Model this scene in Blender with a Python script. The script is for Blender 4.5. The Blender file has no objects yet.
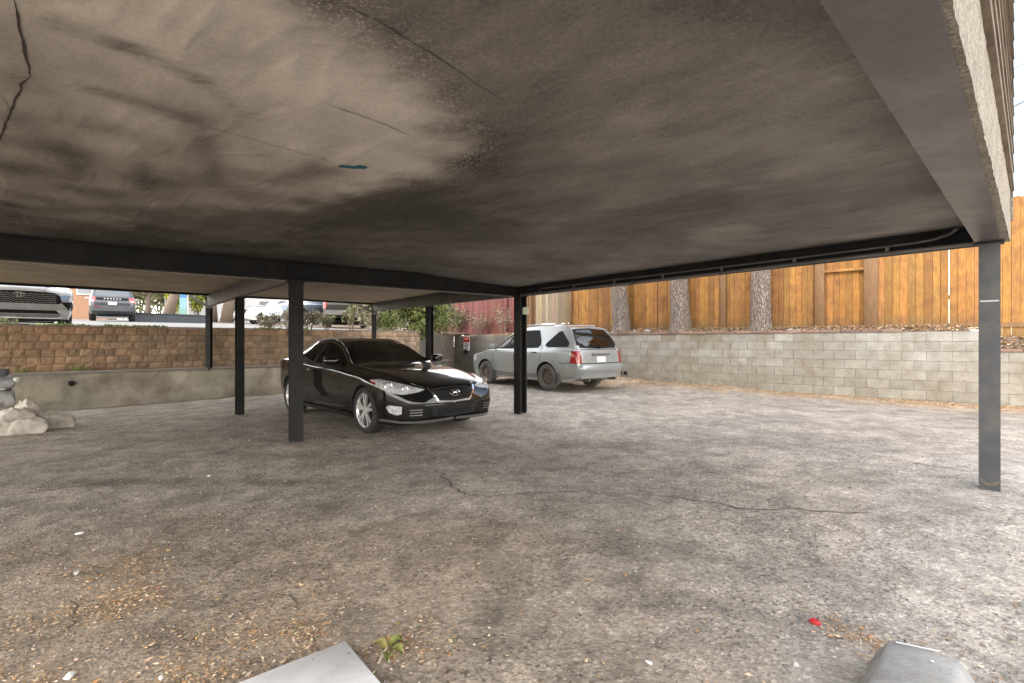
import bpy, bmesh, math, random
import numpy as np
from mathutils import Vector, Matrix, noise
from mathutils.bvhtree import BVHTree
from mathutils.geometry import delaunay_2d_cdt
R = random.Random(7)
scn = bpy.context.scene
COL = scn.collection
CZ = 1.32
V = Vector

def W(px, py, Y):
    return V(((px-512)/500*Y, Y, CZ+(342-py)/500*Y))

# ------------------------------------------------------------------ terrain height of the lot
CTRL = [(3.81,3.99,.15),(-2.8,6.48,.037),(.14,8.78,.06),(-4.89,8.98,.01),(-8.6,9.6,0),(-5.6,12.4,.05),
 (-2.07,7.2,0),(-4.02,9.24,0),(-.91,8.3,0),(1.0,13.4,-.01),(-.756,15.5,.02),(2.29,14.5,.0),(.54,16.6,.06),
 (9.6,10.36,.02),(3.05,15.58,.27),(7.3,12.17,.045),(5.27,13.8,.133),(0,1.5,.03),(-2,2,0),(2,2.1,.05),
 (-8,0,0),(8,0,.05),(0,-6,0),(12,5,.05),(-1,11.5,.02),(0,5,.03),(6,6,.08),(-14,5,0),(-1,19,.1),(14,12,.05)]
def hgt(x, y):
    s = w = 0
    for a, b, c in CTRL:
        q = 1/((x-a)**2+(y-b)**2+.35)**1.6
        s += q*c; w += q
    return s/w
def gp(px, py):
    z = 0.03
    for _ in range(6):
        Y = (CZ-z)*500/(py-342); X = (px-512)/500*Y
        z = hgt(X, Y)
    return V((X, Y, z))

# ------------------------------------------------------------------ materials
MATS = {}
def nodes(m):
    m.use_nodes = True
    nt = m.node_tree
    return nt, nt.nodes, nt.links
def N(nt, t, **k):
    n = nt.nodes.new(t)
    for a, b in k.items():
        if a in n.inputs: n.inputs[a].default_value = b
        else: setattr(n, a, b)
    return n
def mixc(nt, mode, f, a, b):
    n = nt.nodes.new('ShaderNodeMix'); n.data_type = 'RGBA'; n.blend_type = mode
    for i, v in ((0, f), (6, a), (7, b)):
        if hasattr(v, 'links') or isinstance(v, bpy.types.NodeSocket): nt.links.new(v, n.inputs[i])
        else: n.inputs[i].default_value = v if i == 0 else (*v[:3], 1)
    return n.outputs[2]
def ramp(nt, fac, stops):
    r = nt.nodes.new('ShaderNodeValToRGB'); nt.links.new(fac, r.inputs[0])
    e = r.color_ramp.elements
    while len(e) < len(stops): e.new(.5)
    for q, (p, c) in zip(e, stops):
        q.position = p; q.color = (c, c, c, 1) if not hasattr(c, '__len__') else (*c, 1)
    return r.outputs[0]
def noise_n(nt, co, scale, detail=5, rough=.6, dist=0):
    n = N(nt, 'ShaderNodeTexNoise', Scale=scale, Detail=detail, Roughness=rough, Distortion=dist)
    nt.links.new(co, n.inputs['Vector']); return n.outputs[0]
def mat(name, c1, c2=None, scale=4, rough=.7, metal=0, bump=0, bscale=40, attr=False, coat=0, dirt=None, dscale=2,
        stretch=None, spec=.5, rvar=0, emis=0):
    if name in MATS: return MATS[name]
    m = bpy.data.materials.new(name); nt, ns, ln = nodes(m)
    b = ns['Principled BSDF']
    tc = N(nt, 'ShaderNodeTexCoord'); co = tc.outputs['Object']
    if stretch:
        mp = N(nt, 'ShaderNodeMapping'); mp.inputs['Scale'].default_value = stretch; ln.new(co, mp.inputs[0]); co = mp.outputs[0]
    b.inputs['Roughness'].default_value = rough; b.inputs['Metallic'].default_value = metal
    b.inputs['Specular IOR Level'].default_value = spec
    b.inputs['Coat Weight'].default_value = coat; b.inputs['Coat Roughness'].default_value = .03
    c2 = c2 or tuple(x*.8 for x in c1)
    nz = noise_n(nt, co, scale)
    f = ramp(nt, nz, [(.35, 0.), (.65, 1.)])
    c = mixc(nt, 'MIX', f, c1, c2)
    if attr:
        a = N(nt, 'ShaderNodeAttribute', attribute_name='Col'); c = mixc(nt, 'MULTIPLY', 1., c, a.outputs[0])
    if dirt:
        d = noise_n(nt, tc.outputs['Object'], dscale, 8, .65, .3)
        df = ramp(nt, d, [(.45, 0.), (.72, .8)]); c = mixc(nt, 'MIX', df, c, dirt)
    ln.new(c, b.inputs['Base Color'])
    if rvar:
        q = N(nt, 'ShaderNodeMapRange'); q.inputs['To Min'].default_value = max(0, rough-rvar); q.inputs['To Max'].default_value = min(1, rough+rvar)
        ln.new(noise_n(nt, tc.outputs['Object'], dscale*2, 6), q.inputs[0]); ln.new(q.outputs[0], b.inputs['Roughness'])
    if bump:
        bn = N(nt, 'ShaderNodeBump', Strength=bump, Distance=.02)
        ln.new(noise_n(nt, co, bscale, 6, .65), bn.inputs['Height']); ln.new(bn.outputs[0], b.inputs['Normal'])
    if emis:
        b.inputs['Emission Strength'].default_value = emis; ln.new(c, b.inputs['Emission Color'])
    MATS[name] = m; return m

def glass_mat(name, tint, ior=1.45, haze=.02):
    m = bpy.data.materials.new(name); nt, ns, ln = nodes(m)
    ns.remove(ns['Principled BSDF']); out = ns['Material Output']
    t = N(nt, 'ShaderNodeBsdfTransparent'); t.inputs[0].default_value = (*tint, 1)
    g = N(nt, 'ShaderNodeBsdfGlossy'); g.inputs['Roughness'].default_value = haze
    fr = N(nt, 'ShaderNodeFresnel', IOR=ior); mx = N(nt, 'ShaderNodeMixShader')
    ln.new(fr.outputs[0], mx.inputs[0]); ln.new(t.outputs[0], mx.inputs[1]); ln.new(g.outputs[0], mx.inputs[2])
    ln.new(mx.outputs[0], out.inputs[0]); MATS[name] = m; return m

M = dict(
 steel=mat('dark_steel', (.012,.012,.013), (.018,.018,.019), rough=.65, bump=.08, bscale=60, dirt=(.03,.026,.022), dscale=3, spec=.25),
 steelr=mat('blue_grey_steel', (.035,.039,.046), (.05,.053,.06), rough=.5, bump=.1, bscale=60, dirt=(.09,.08,.07), dscale=4, rvar=.1),
 beam=mat('beam_paint', (.075,.067,.068), (.10,.089,.088), scale=2.2, rough=.36, bump=.2, bscale=14, dirt=(.19,.165,.15), dscale=3.5, rvar=.15, stretch=(1,1,1)),
 dbeam=mat('grey_beam_paint', (.11,.105,.098), (.15,.14,.13), scale=3, rough=.6, bump=.1, dirt=(.07,.06,.05)),
 slab2=mat('plaster_pale', (.42,.36,.28), (.33,.28,.215), scale=2.2, rough=.9, bump=.3, bscale=9, dirt=(.21,.175,.13), dscale=1.6, stretch=(1,.35,1)),
 lit_lip=mat('lit_lip_strip', (.45,.42,.37), rough=.7),
 stucco=mat('stucco', (.52,.46,.38), (.17,.15,.12), scale=75, rough=.95, bump=1., bscale=55, dirt=(.18,.16,.13), dscale=8),
 siding=mat('siding', (.22,.17,.125), (.30,.25,.19), scale=2, rough=.9, bump=.7, bscale=30, stretch=(1,1,14), dirt=(.1,.075,.055), dscale=3, attr=True),
 conc=mat('wall_concrete', (.42,.39,.335), (.32,.295,.25), scale=1.3, rough=.9, bump=.25, bscale=25, dirt=(.16,.13,.095), dscale=2.6, attr=True),
 split=mat('split_block', (.50,.385,.27), (.38,.285,.20), scale=6, rough=.95, bump=.7, bscale=45, attr=True, dirt=(.22,.17,.115), dscale=2),
 mortar=mat('mortar', (.16,.13,.10), rough=.95, bump=.3),
 block=mat('grey_block', (.40,.39,.36), (.32,.31,.28), scale=5, rough=.92, bump=.4, bscale=60, attr=True, dirt=(.22,.185,.135), dscale=1.7),
 jmortar=mat('block_mortar', (.22,.20,.17), rough=.95, attr=True),
 paver=mat('paver', (.30,.20,.155), (.22,.15,.12), scale=8, rough=.9, bump=.4, attr=True),
 soil=mat('soil', (.15,.11,.08), (.20,.15,.11), scale=3, rough=1, bump=.6, bscale=30),
 street=mat('street_concrete', (.23,.22,.21), (.19,.185,.175), scale=.6, rough=.9, bump=.15, bscale=20),
 wood=mat('cedar', (.42,.215,.055), (.30,.14,.035), scale=5, rough=.75, bump=.35, bscale=20, stretch=(5,5,.8), attr=True, dirt=(.17,.075,.026), dscale=3.2),
 woodgrey=mat('weathered_board', (.34,.26,.18), (.27,.21,.15), scale=5, rough=.9, bump=.5, bscale=20, stretch=(5,5,.6), attr=True),
 woodred=mat('red_stained_board', (.20,.075,.065), (.14,.05,.045), scale=5, rough=.85, bump=.3, bscale=20, stretch=(5,5,.6), attr=True),
 post=mat('fence_post', (.26,.15,.075), (.19,.115,.06), scale=5, rough=.9, bump=.5, stretch=(5,5,.8)),
 white=mat('white_paint', (.93,.94,.96), (.88,.89,.91), scale=6, rough=.5, bump=.12, bscale=30, dirt=(.68,.67,.65), dscale=4),
 stop=mat('stop_concrete', (.33,.33,.325), (.27,.27,.265), scale=7, rough=.8, bump=.35, bscale=50, dirt=(.2,.19,.175), dscale=5),
 leaf=mat('dry_leaf', (.85,.85,.85), (.7,.7,.7), scale=30, rough=.8, attr=True),
 foliage=mat('foliage', (.9,.9,.9), (.7,.7,.7), scale=3, rough=.6, attr=True),
 twig=mat('twig', (.22,.17,.13), rough=.9),
 tyre=mat('tyre', (.018,.018,.018), (.026,.025,.024), rough=.85, bump=.1, bscale=60),
 dtyre=mat('dusty_tyre', (.13,.12,.11), (.09,.085,.08), rough=.95, bump=.1, bscale=60),
 black=mat('black_plastic', (.009,.009,.010), rough=.7, spec=.25),
 dark=mat('dark_inner', (.012,.012,.013), rough=.9),
 chrome=mat('chrome', (.75,.75,.76), rough=.12, metal=1),
 alloy=mat('alloy', (.74,.74,.75), rough=.38, metal=.75),
 rust=mat('rusty_steel', (.09,.082,.075), (.15,.12,.095), scale=14, rough=.8, bump=.2),
 lamp=mat('headlamp', (.62,.64,.67), (.35,.36,.38), scale=25, rough=.12, coat=1),
 lampdark=mat('lamp_inner', (.09,.09,.10), rough=.2, coat=1),
 red=mat('red_lens', (.35,.02,.02), (.22,.015,.015), scale=20, rough=.15, coat=1),
 seat=mat('seat', (.10,.098,.10), rough=.8),
 whitep=mat('plate_white', (.8,.8,.8), rough=.4),
 signred=mat('sign_red', (.55,.03,.03), rough=.4),
 signdark=mat('sign_mark', (.04,.04,.05), rough=.5),
 bag=mat('sack_cloth', (.64,.60,.54), (.52,.48,.43), scale=5, rough=.9, bump=.9, bscale=14, dirt=(.27,.23,.185), dscale=4),
 plastic=mat('plastic_sheet', (.34,.34,.35), (.24,.24,.25), scale=8, rough=.32, bump=.9, bscale=12),
 teal=mat('teal_paint', (.02,.13,.18), rough=.8),
 crack=mat('ceiling_crack', (.055,.047,.04), rough=1),  # dark colour of the ceiling crack lines
 gcrack=mat('ground_crack', (.11,.092,.075), rough=1),
 housew=mat('house_siding', (.62,.62,.62), (.55,.56,.56), rough=.8, stretch=(.3,.3,8), scale=3),
 houseb=mat('house_brick', (.42,.24,.15), (.33,.18,.11), scale=12, rough=.9, bump=.4),
 roof=mat('roof_shingle', (.12,.11,.105), rough=.9),
 winglass=mat('window_glass', (.08,.10,.13), rough=.08, coat=1),
 bark=None,
)
def bark_mat():
    m = bpy.data.materials.new('bark'); nt, ns, ln = nodes(m); b = ns['Principled BSDF']
    tc = N(nt, 'ShaderNodeTexCoord'); mp = N(nt, 'ShaderNodeMapping'); mp.inputs['Scale'].default_value = (1,1,.30); ln.new(tc.outputs['Object'], mp.inputs[0])
    nz = N(nt, 'ShaderNodeTexNoise', Scale=5., Detail=4.); ln.new(mp.outputs[0], nz.inputs[0])
    add = N(nt, 'ShaderNodeVectorMath', operation='MULTIPLY_ADD'); ln.new(nz.outputs[1], add.inputs[0]); add.inputs[1].default_value = (.16,.16,.16); ln.new(mp.outputs[0], add.inputs[2])
    v = N(nt, 'ShaderNodeTexVoronoi', Scale=22.); v.feature = 'DISTANCE_TO_EDGE'; ln.new(add.outputs[0], v.inputs[0])
    f = ramp(nt, v.outputs[0], [(0., .0), (.12, 1.)])
    base = mixc(nt, 'MIX', ramp(nt, noise_n(nt, mp.outputs[0], 9, 6), [(.35,0.),(.65,1.)]), (.33,.275,.235), (.23,.19,.16))
    c = mixc(nt, 'MIX', f, (.17,.14,.12), base); ln.new(c, b.inputs['Base Color']); b.inputs['Roughness'].default_value = .95
    bp = N(nt, 'ShaderNodeBump', Strength=1., Distance=.03); ln.new(f, bp.inputs['Height']); ln.new(bp.outputs[0], b.inputs['Normal'])
    return m
M['bark'] = bark_mat()
def paint(name, c, flake=.35, rough=.3, metal=.3, dust=None):
    return mat(name, c, tuple(x*.93 for x in c), scale=2, rough=rough, metal=metal, coat=1, dirt=dust, dscale=2.5)
GLASS_C = glass_mat('coupe_glass', (.72,.80,.75), 1.9)
GLASS_S = glass_mat('tinted_glass', (.10,.12,.12), 1.5)

# ------------------------------------------------------------------ mesh builder
class MB:
    def __init__(s): s.v = []; s.f = []; s.m = []; s.c = []; s.col = (1,1,1)
    def vert(s, p): s.v.append(tuple(p)); s.c.append(s.col); return len(s.v)-1
    def face(s, idx, mi=0): s.f.append(tuple(idx)); s.m.append(mi)
    def poly(s, pts, mi=0): s.face([s.vert(p) for p in pts], mi)
    def box8(s, p, mi=0):  # p: 4 bottom + 4 top
        i = [s.vert(q) for q in p]
        for f in ((3,2,1,0),(4,5,6,7),(0,1,5,4),(1,2,6,5),(2,3,7,6),(3,0,4,7)): s.face([i[k] for k in f], mi)
    def box(s, c, d, mi=0, rot=0, ax=None):
        c = V(c); X = V((math.cos(rot), math.sin(rot), 0)); Y = V((-X.y, X.x, 0)); Z = V((0,0,1))
        if ax: X, Y, Z = ax
        h = [x/2 for x in d]
        P = []
        for z in (-1, 1):
            for a, b in ((-1,-1),(1,-1),(1,1),(-1,1)): P.append(c+X*a*h[0]+Y*b*h[1]+Z*z*h[2])
        s.box8(P, mi)
    def bar(s, a, b, w, h, mi=0, up=(0,0,1)):  # box from a to b, w sideways, h up
        a = V(a); b = V(b); X = (b-a); L = X.length; X.normalize(); Y = V(up).cross(X).normalized(); Z = X.cross(Y)
        s.box((a+b)/2, (L, w, h), mi, ax=(X, Y, Z))
    def tube(s, pts, r, n=8, mi=0, cap=True):
        pts = [V(p) for p in pts]; rings = []
        for i, p in enumerate(pts):
            t = (pts[min(i+1, len(pts)-1)]-pts[max(i-1, 0)]).normalized()
            u = t.orthogonal().normalized() if i == 0 else (u - t*u.dot(t)).normalized()
            w = t.cross(u); rr = r[i] if hasattr(r, '__len__') else r
            rings.append([s.vert(p+(u*math.cos(2*math.pi*k/n)+w*math.sin(2*math.pi*k/n))*rr) for k in range(n)])
        for a, b in zip(rings, rings[1:]):
            for k in range(n): s.face((a[k], a[(k+1) % n], b[(k+1) % n], b[k]), mi)
        if cap: s.face(rings[0][::-1], mi); s.face(rings[-1], mi)
    def lathe(s, prof, c, axis='y', n=32, mi=0, close=False):  # prof: (r, t) around axis
        rings = []
        for r, t in prof:
            q = []
            for k in range(n):
                a = 2*math.pi*k/n; x, z = r*math.cos(a), r*math.sin(a)
                p = {'y': (x, t, z), 'z': (x, z, t), 'x': (t, x, z)}[axis]
                q.append(s.vert(V(c)+V(p)))
            rings.append(q)
        pr = list(zip(rings, rings[1:])) + ([(rings[-1], rings[0])] if close else [])
        for a, b in pr:
            for k in range(n): s.face((a[k], b[k], b[(k+1) % n], a[(k+1) % n]), mi)
    def grid(s, rows, mi=0):
        ids = [[s.vert(p) for p in r] for r in rows]
        for a, b in zip(ids, ids[1:]):
            for k in range(len(a)-1): s.face((a[k], a[k+1], b[k+1], b[k]), mi)
        return ids
    def build(s, name, mats, parent=None, smooth=False, fix=True):
        me = bpy.data.meshes.new(name)
        if not isinstance(mats, (list, tuple)): mats = [mats]
        vs = s.v
        if parent is not None and parent.get('_o') is not None:
            o = parent['_o']; vs = [(x-o[0], y-o[1], z-o[2]) for x, y, z in vs]
        me.from_pydata(vs, [], s.f)
        for m in mats: me.materials.append(m)
        me.polygons.foreach_set('material_index', s.m)
        a = me.color_attributes.new('Col', 'FLOAT_COLOR', 'POINT')
        a.data.foreach_set('color', np.array([(*c[:3], 1) for c in s.c], dtype=np.float32).ravel())
        if smooth: me.polygons.foreach_set('use_smooth', [True]*len(s.f))
        me.validate(); me.update()
        if fix:
            bm = bmesh.new(); bm.from_mesh(me); bmesh.ops.recalc_face_normals(bm, faces=bm.faces); bm.to_mesh(me); bm.free()
        ob = bpy.data.objects.new(name, me); COL.objects.link(ob)
        if parent is not None: ob.parent = parent
        return ob
def tag(o, label=None, cat=None, group=None, kind=None):
    if label: o['label'] = label
    if cat: o['category'] = cat
    if group: o['group'] = group
    if kind: o['kind'] = kind
    return o
def thing(name, loc, label, cat, group=None, rz=0, world=True):
    """Empty at the base; world=True: children are given in world coordinates."""
    o = bpy.data.objects.new(name, None); COL.objects.link(o); o.empty_display_size = .1
    o.location = loc; o.rotation_euler = (0, 0, rz)
    if world: o['_o'] = list(loc)
    return tag(o, label, cat, group)
def copy_tree(o, parent=None):
    c = o.copy(); COL.objects.link(c)
    if parent: c.parent = parent
    for ch in list(o.children): copy_tree(ch, c)
    return c
def jit(c, a, r=R):
    k = 1+r.uniform(-a, a); return tuple(max(0, x*k*(1+r.uniform(-a, a)*.25)) for x in c)
def smoothish(ob, ang=35):
    me = ob.data; me.polygons.foreach_set('use_smooth', [True]*len(me.polygons))
    try: me.set_sharp_from_angle(angle=math.radians(ang))
    except Exception: pass
def bevel(ob, w, seg=2):
    bm = bmesh.new(); bm.from_mesh(ob.data)
    es = [e for e in bm.edges if len(e.link_faces) == 2 and e.calc_face_angle(0) > .6]
    bmesh.ops.bevel(bm, geom=es, offset=w, segments=seg, profile=.5, affect='EDGES', clamp_overlap=True)
    bm.to_mesh(ob.data); bm.free(); smoothish(ob, 50)

# ------------------------------------------------------------------ camera, world, sun
cam = bpy.data.cameras.new('camera'); cam.sensor_width = 36; cam.lens = 500/1024*36; cam.clip_end = 2000; cam.clip_start = .05
co = bpy.data.objects.new('camera', cam); COL.objects.link(co); co.location = (0, 0, CZ); co.rotation_euler = (math.pi/2, 0, 0)
scn.camera = co
SUN = V((-.80, -.60, 0)).normalized(); EL = math.radians(43)
SUN = V((SUN.x*math.cos(EL), SUN.y*math.cos(EL), math.sin(EL)))
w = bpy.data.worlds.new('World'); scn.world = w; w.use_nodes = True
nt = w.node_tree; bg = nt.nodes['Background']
sky = nt.nodes.new('ShaderNodeTexSky'); sky.sky_type = 'NISHITA'; sky.sun_disc = False
sky.sun_elevation = EL; sky.sun_rotation = math.atan2(SUN.x, SUN.y); sky.dust_density = 1.6; sky.air_density = 1.1
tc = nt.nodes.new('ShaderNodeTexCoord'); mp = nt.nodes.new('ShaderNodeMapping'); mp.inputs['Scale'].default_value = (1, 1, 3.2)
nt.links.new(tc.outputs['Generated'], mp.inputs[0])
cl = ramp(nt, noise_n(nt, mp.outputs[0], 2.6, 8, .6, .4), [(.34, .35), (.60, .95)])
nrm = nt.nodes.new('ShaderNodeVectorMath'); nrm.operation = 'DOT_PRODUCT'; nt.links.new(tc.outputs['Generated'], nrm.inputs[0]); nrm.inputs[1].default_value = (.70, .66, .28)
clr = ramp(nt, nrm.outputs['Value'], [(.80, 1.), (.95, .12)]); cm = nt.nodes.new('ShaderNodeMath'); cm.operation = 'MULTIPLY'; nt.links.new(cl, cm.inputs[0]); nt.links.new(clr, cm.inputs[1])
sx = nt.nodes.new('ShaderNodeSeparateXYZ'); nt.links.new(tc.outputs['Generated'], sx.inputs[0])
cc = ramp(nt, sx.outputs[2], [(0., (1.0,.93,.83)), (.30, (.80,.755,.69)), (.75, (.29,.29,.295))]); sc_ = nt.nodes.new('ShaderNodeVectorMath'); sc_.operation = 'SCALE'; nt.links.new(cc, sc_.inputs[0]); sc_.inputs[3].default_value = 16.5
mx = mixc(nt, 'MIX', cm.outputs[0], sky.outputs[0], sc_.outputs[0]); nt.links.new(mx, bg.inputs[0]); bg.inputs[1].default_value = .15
sl = bpy.data.lights.new('sun', 'SUN'); sl.energy = .9; sl.angle = math.radians(24); sl.color = (1, .95, .88)
so = bpy.data.objects.new('sun', sl); COL.objects.link(so); so.rotation_euler = SUN.to_track_quat('Z', 'Y').to_euler()
so.location = (0, 0, 30)
scn.view_settings.view_transform = 'Standard'; scn.view_settings.look = 'None'; scn.view_settings.gamma = 1
scn.view_settings.exposure = 1.82
cy = scn.cycles; cy.max_bounces = 8; cy.diffuse_bounces = 5; cy.glossy_bounces = 4; cy.transparent_max_bounces = 12
cy.use_denoising = True; cy.sample_clamp_indirect = 6; cy.caustics_reflective = False; cy.caustics_refractive = False
# ================================================================== plan lines
UA = V((.731,.682,0)); UN = V((-.682,.731,0))            # brick / low wall direction and outward normal
LW0 = V((-6.83,11.28,0))                                 # low wall passes here
BW0 = V((-7.33,11.83,0))                                 # brick wall
KD = V((.781,-.624,0)); KN = V((.624,.781,0)); K0 = V((3.05,15.58,0))   # block wall
F0 = K0 + KN*.9
T_L = -6.85; KC = K0 + KD*T_L                            # left corner of the block wall
BC = BW0 + UA*6.0                                        # right end of the brick wall
def zstreet(d): return CZ+.27+.04*max(0, min(d, 60))
def zbank(t, e):
    lo = .20 if t < 8.5 else .20-.43
    return CZ + lo + (.22 if t > -3 else .12)*min(1, max(0, (e-.1)/.85))*(1 if t < 8.5 else 1.9) + .01*max(0, e-1) - max(0, min(t, 9)-2)*.012*min(1, max(0, e-.1))

# ================================================================== ground of the lot
def fbm(x, y, s, o=5, ox=0):
    return noise.fractal(V((x*s+ox, y*s+3.1, .7)), 1.0, 2.0, o)
def lerp(a, b, t): return a+(b-a)*t
def lerp3(a, b, t): return tuple(x+(y-x)*t for x, y in zip(a, b))
def sstep(a, b, x):
    t = max(0, min(1, (x-a)/(b-a))); return t*t*(3-2*t)
def spaced(lo, hi, c0, c1, fine, g=1.06):
    xs = list(np.arange(c0, c1+1e-6, fine))
    d = fine; x = xs[-1]
    while x < hi: d *= g; x += d; xs.append(x)
    d = fine; x = xs[0]
    while x > lo: d *= g; x -= d; xs.insert(0, x)
    return xs
EDGE = [(4.6,5.4),(2.98,4.05),(2.35,3.4),(2.05,3.03),(1.55,2.56),(1.05,1.95),(.9,1.2),(.9,-40)]
def edge_x(y):
    for (xa, ya), (xb, yb) in zip(EDGE, EDGE[1:]):
        if yb <= y <= ya: return xb+(xa-xb)*(y-yb)/(ya-yb)
    return 99
def litter_density(x, y):
    """how much dry litter lies at a point, 0..1"""
    d = 0
    for cx, cy, sx, sy, a in ((-1.55,2.55,.75,.28,.9),(-1.0,2.25,.5,.2,.9),(-2.6,2.9,.9,.35,.45),(-1.6,1.95,.9,.16,.6),(-.55,2.1,.22,.12,.9),
                              (1.42,2.05,.14,.3,1.3),(1.6,1.85,.12,.25,.9),(-2.6,2.15,.7,.25,.45),(2.5,2.3,.5,.3,.35),(-2.3,3.6,.9,.3,.3),(.75,2.0,.25,.2,.2)):
        d += a*math.exp(-((x-cx)/sx)**2-((y-cy)/sy)**2)
    p = V((x, y, 0))-K0; e = -(p.dot(KN)); t = p.dot(KD)
    if -8 < t < 14 and -.1 < e < 3.2:
        d += 1.15*math.exp(-(max(0, e-.25)/.85)**2)*(1 if t > -3 else .5)
    n = fbm(x, y, 1.6, 5, 9)
    return max(0, d*(.75+1.1*n))
def gtone(x, y):
    n1 = fbm(x, y, .55); n2 = fbm(x, y, 1.7, 6, 20); n3 = fbm(x, y, 6, 4, 40)
    asp = (.36,.322,.28); c = asp
    brown = (.29,.24,.185); light = (.50,.445,.38)
    c = lerp3(c, (.44,.385,.33), sstep(-.1,.25, n1+.6*n2)*.7)
    f = sstep(4.6, 2.4, y+.5*n2)*sstep(1.6, -.8, x+.5*n1)
    c = lerp3(c, brown, f*.85)
    p = V((x, y, 0)); dl = -((p-LW0).dot(UN))
    f = sstep(4.6, 1.2, dl+1.1*n1+.5*n2)*sstep(1.2, -3, x); c = lerp3(c, light, f)
    # smoother dirt fan in the middle
    f = sstep(1.15, .55, math.hypot((x+.75)/1.15, (y-3.0)/.62)+.35*n2); c = lerp3(c, (.37,.305,.24), f*.8)
    # paler slab, lower right
    ex = edge_x(y) + .10*n2+.03*n3
    f = sstep(-.03, .03, x-ex); c = lerp3(c, (.385,.355,.32), f*.85)
    # dark worn bands
    for cx, cy, sx, sy, a in ((1.8,6.2,2.3,.45,.45),(-.6,5.6,1.3,.4,.4),(.6,5.0,1.1,.3,.35),(-3.3,4.6,2.0,.16,.6),(-2.0,5.6,1.2,.3,.35),(-3,8.3,1.0,.5,.4),(-4.4,6.6,1.4,.25,.3)):
        c = lerp3(c, (.19,.165,.14), min(.8, a*math.exp(-((x-cx)/sx)**2-((y-cy)/sy)**2)*(1+1.2*n2)))
    c = lerp3(c, (.46,.32,.20), min(.4, litter_density(x, y)*.15))
    q_ = V((x, y, 0))-K0; e_ = -(q_.dot(KN)); t_ = q_.dot(KD)
    if -9 < t_ < 16 and e_ < 3: c = lerp3(c, (.50,.355,.22), max(0, min(.8, sstep(1.9, .1, e_+.9*n2+.4*n1)*(.8 if t_ > -3 else .4))))
    return tuple(max(.03, q*(1+.22*n3+.12*n2)) for q in c)
xs = spaced(-70, 70, -3.4, 3.6, .045); ys = spaced(-60, 90, 1.2, 5.0, .045)
mb = MB(); rows = []
for y in ys:
    r = []
    for x in xs:
        near = max(0, 1-max(0, math.hypot(x, y-3)-9)/8)
        z = hgt(x, y) if abs(x) < 16 and -8 < y < 24 else 0.03
        if near > 0:
            z += near*(.012*fbm(x, y, 1.2, 5)+.004*fbm(x, y, 9, 3, 5))
            mb.col = gtone(x, y)
        else: mb.col = (.32,.29,.255)
        r.append(mb.vert((x, y, z)))
    rows.append(r)
for a, b in zip(rows, rows[1:]):
    for k in range(len(a)-1): mb.face((a[k], a[k+1], b[k+1], b[k]))
mb.col = (1,1,1)
def ground_z(x, y):
    near = max(0, 1-max(0, math.hypot(x, y-3)-9)/8)
    z = hgt(x, y)
    return z + (near*(.012*fbm(x, y, 1.2, 5)+.004*fbm(x, y, 9, 3, 5)) if near > 0 else 0)
def ribbon(mb, pts, w, dz, mi, zf, wob=.012, seg=.03):
    """thin draped strip along plan points"""
    P = []
    for a, b in zip(pts, pts[1:]):
        n = max(1, int(math.dist(a, b)/seg))
        for k in range(n): P.append((a[0]+(b[0]-a[0])*k/n, a[1]+(b[1]-a[1])*k/n))
    P.append(pts[-1]); L = len(P); rows = []
    for i, (x, y) in enumerate(P):
        q = P[min(i+1, L-1)]; r = P[max(i-1, 0)]
        t = V((q[0]-r[0], q[1]-r[1])); t.normalize(); nx, ny = -t.y, t.x
        o = wob*(fbm(x, y, 7, 3, 60)*2); ww = w*(.35+.9*abs(fbm(x, y, 11, 3, 80))+.3)*min(1, .2+min(i, L-1-i)/4)
        rows.append([(x+nx*(o+sg*ww/2), y+ny*(o+sg*ww/2), zf(x+nx*(o+sg*ww/2), y+ny*(o+sg*ww/2))+dz) for sg in (-1, 1)])
    mb.grid(rows, mi)
def gpl(l): return [tuple(gp(*q)[:2]) for q in l]
for l, wd in (([(480,500),(520,495),(570,492),(620,493),(680,500),(740,508),(800,512),(870,515)], .014),
          ([(436,471),(447,481),(458,488),(469,497)], .018),([(300,612),(290,598),(278,592)], .012),([(0,497),(45,491),(90,485),(135,478)], .02),
          ([(60,640),(75,615),(70,600)], .01),([(905,462),(960,470),(1023,476)], .015),([(640,440),(760,446),(900,455)], .012)):
    ribbon(mb, gpl(l), wd, .004, 1, ground_z, wob=.03)
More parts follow.
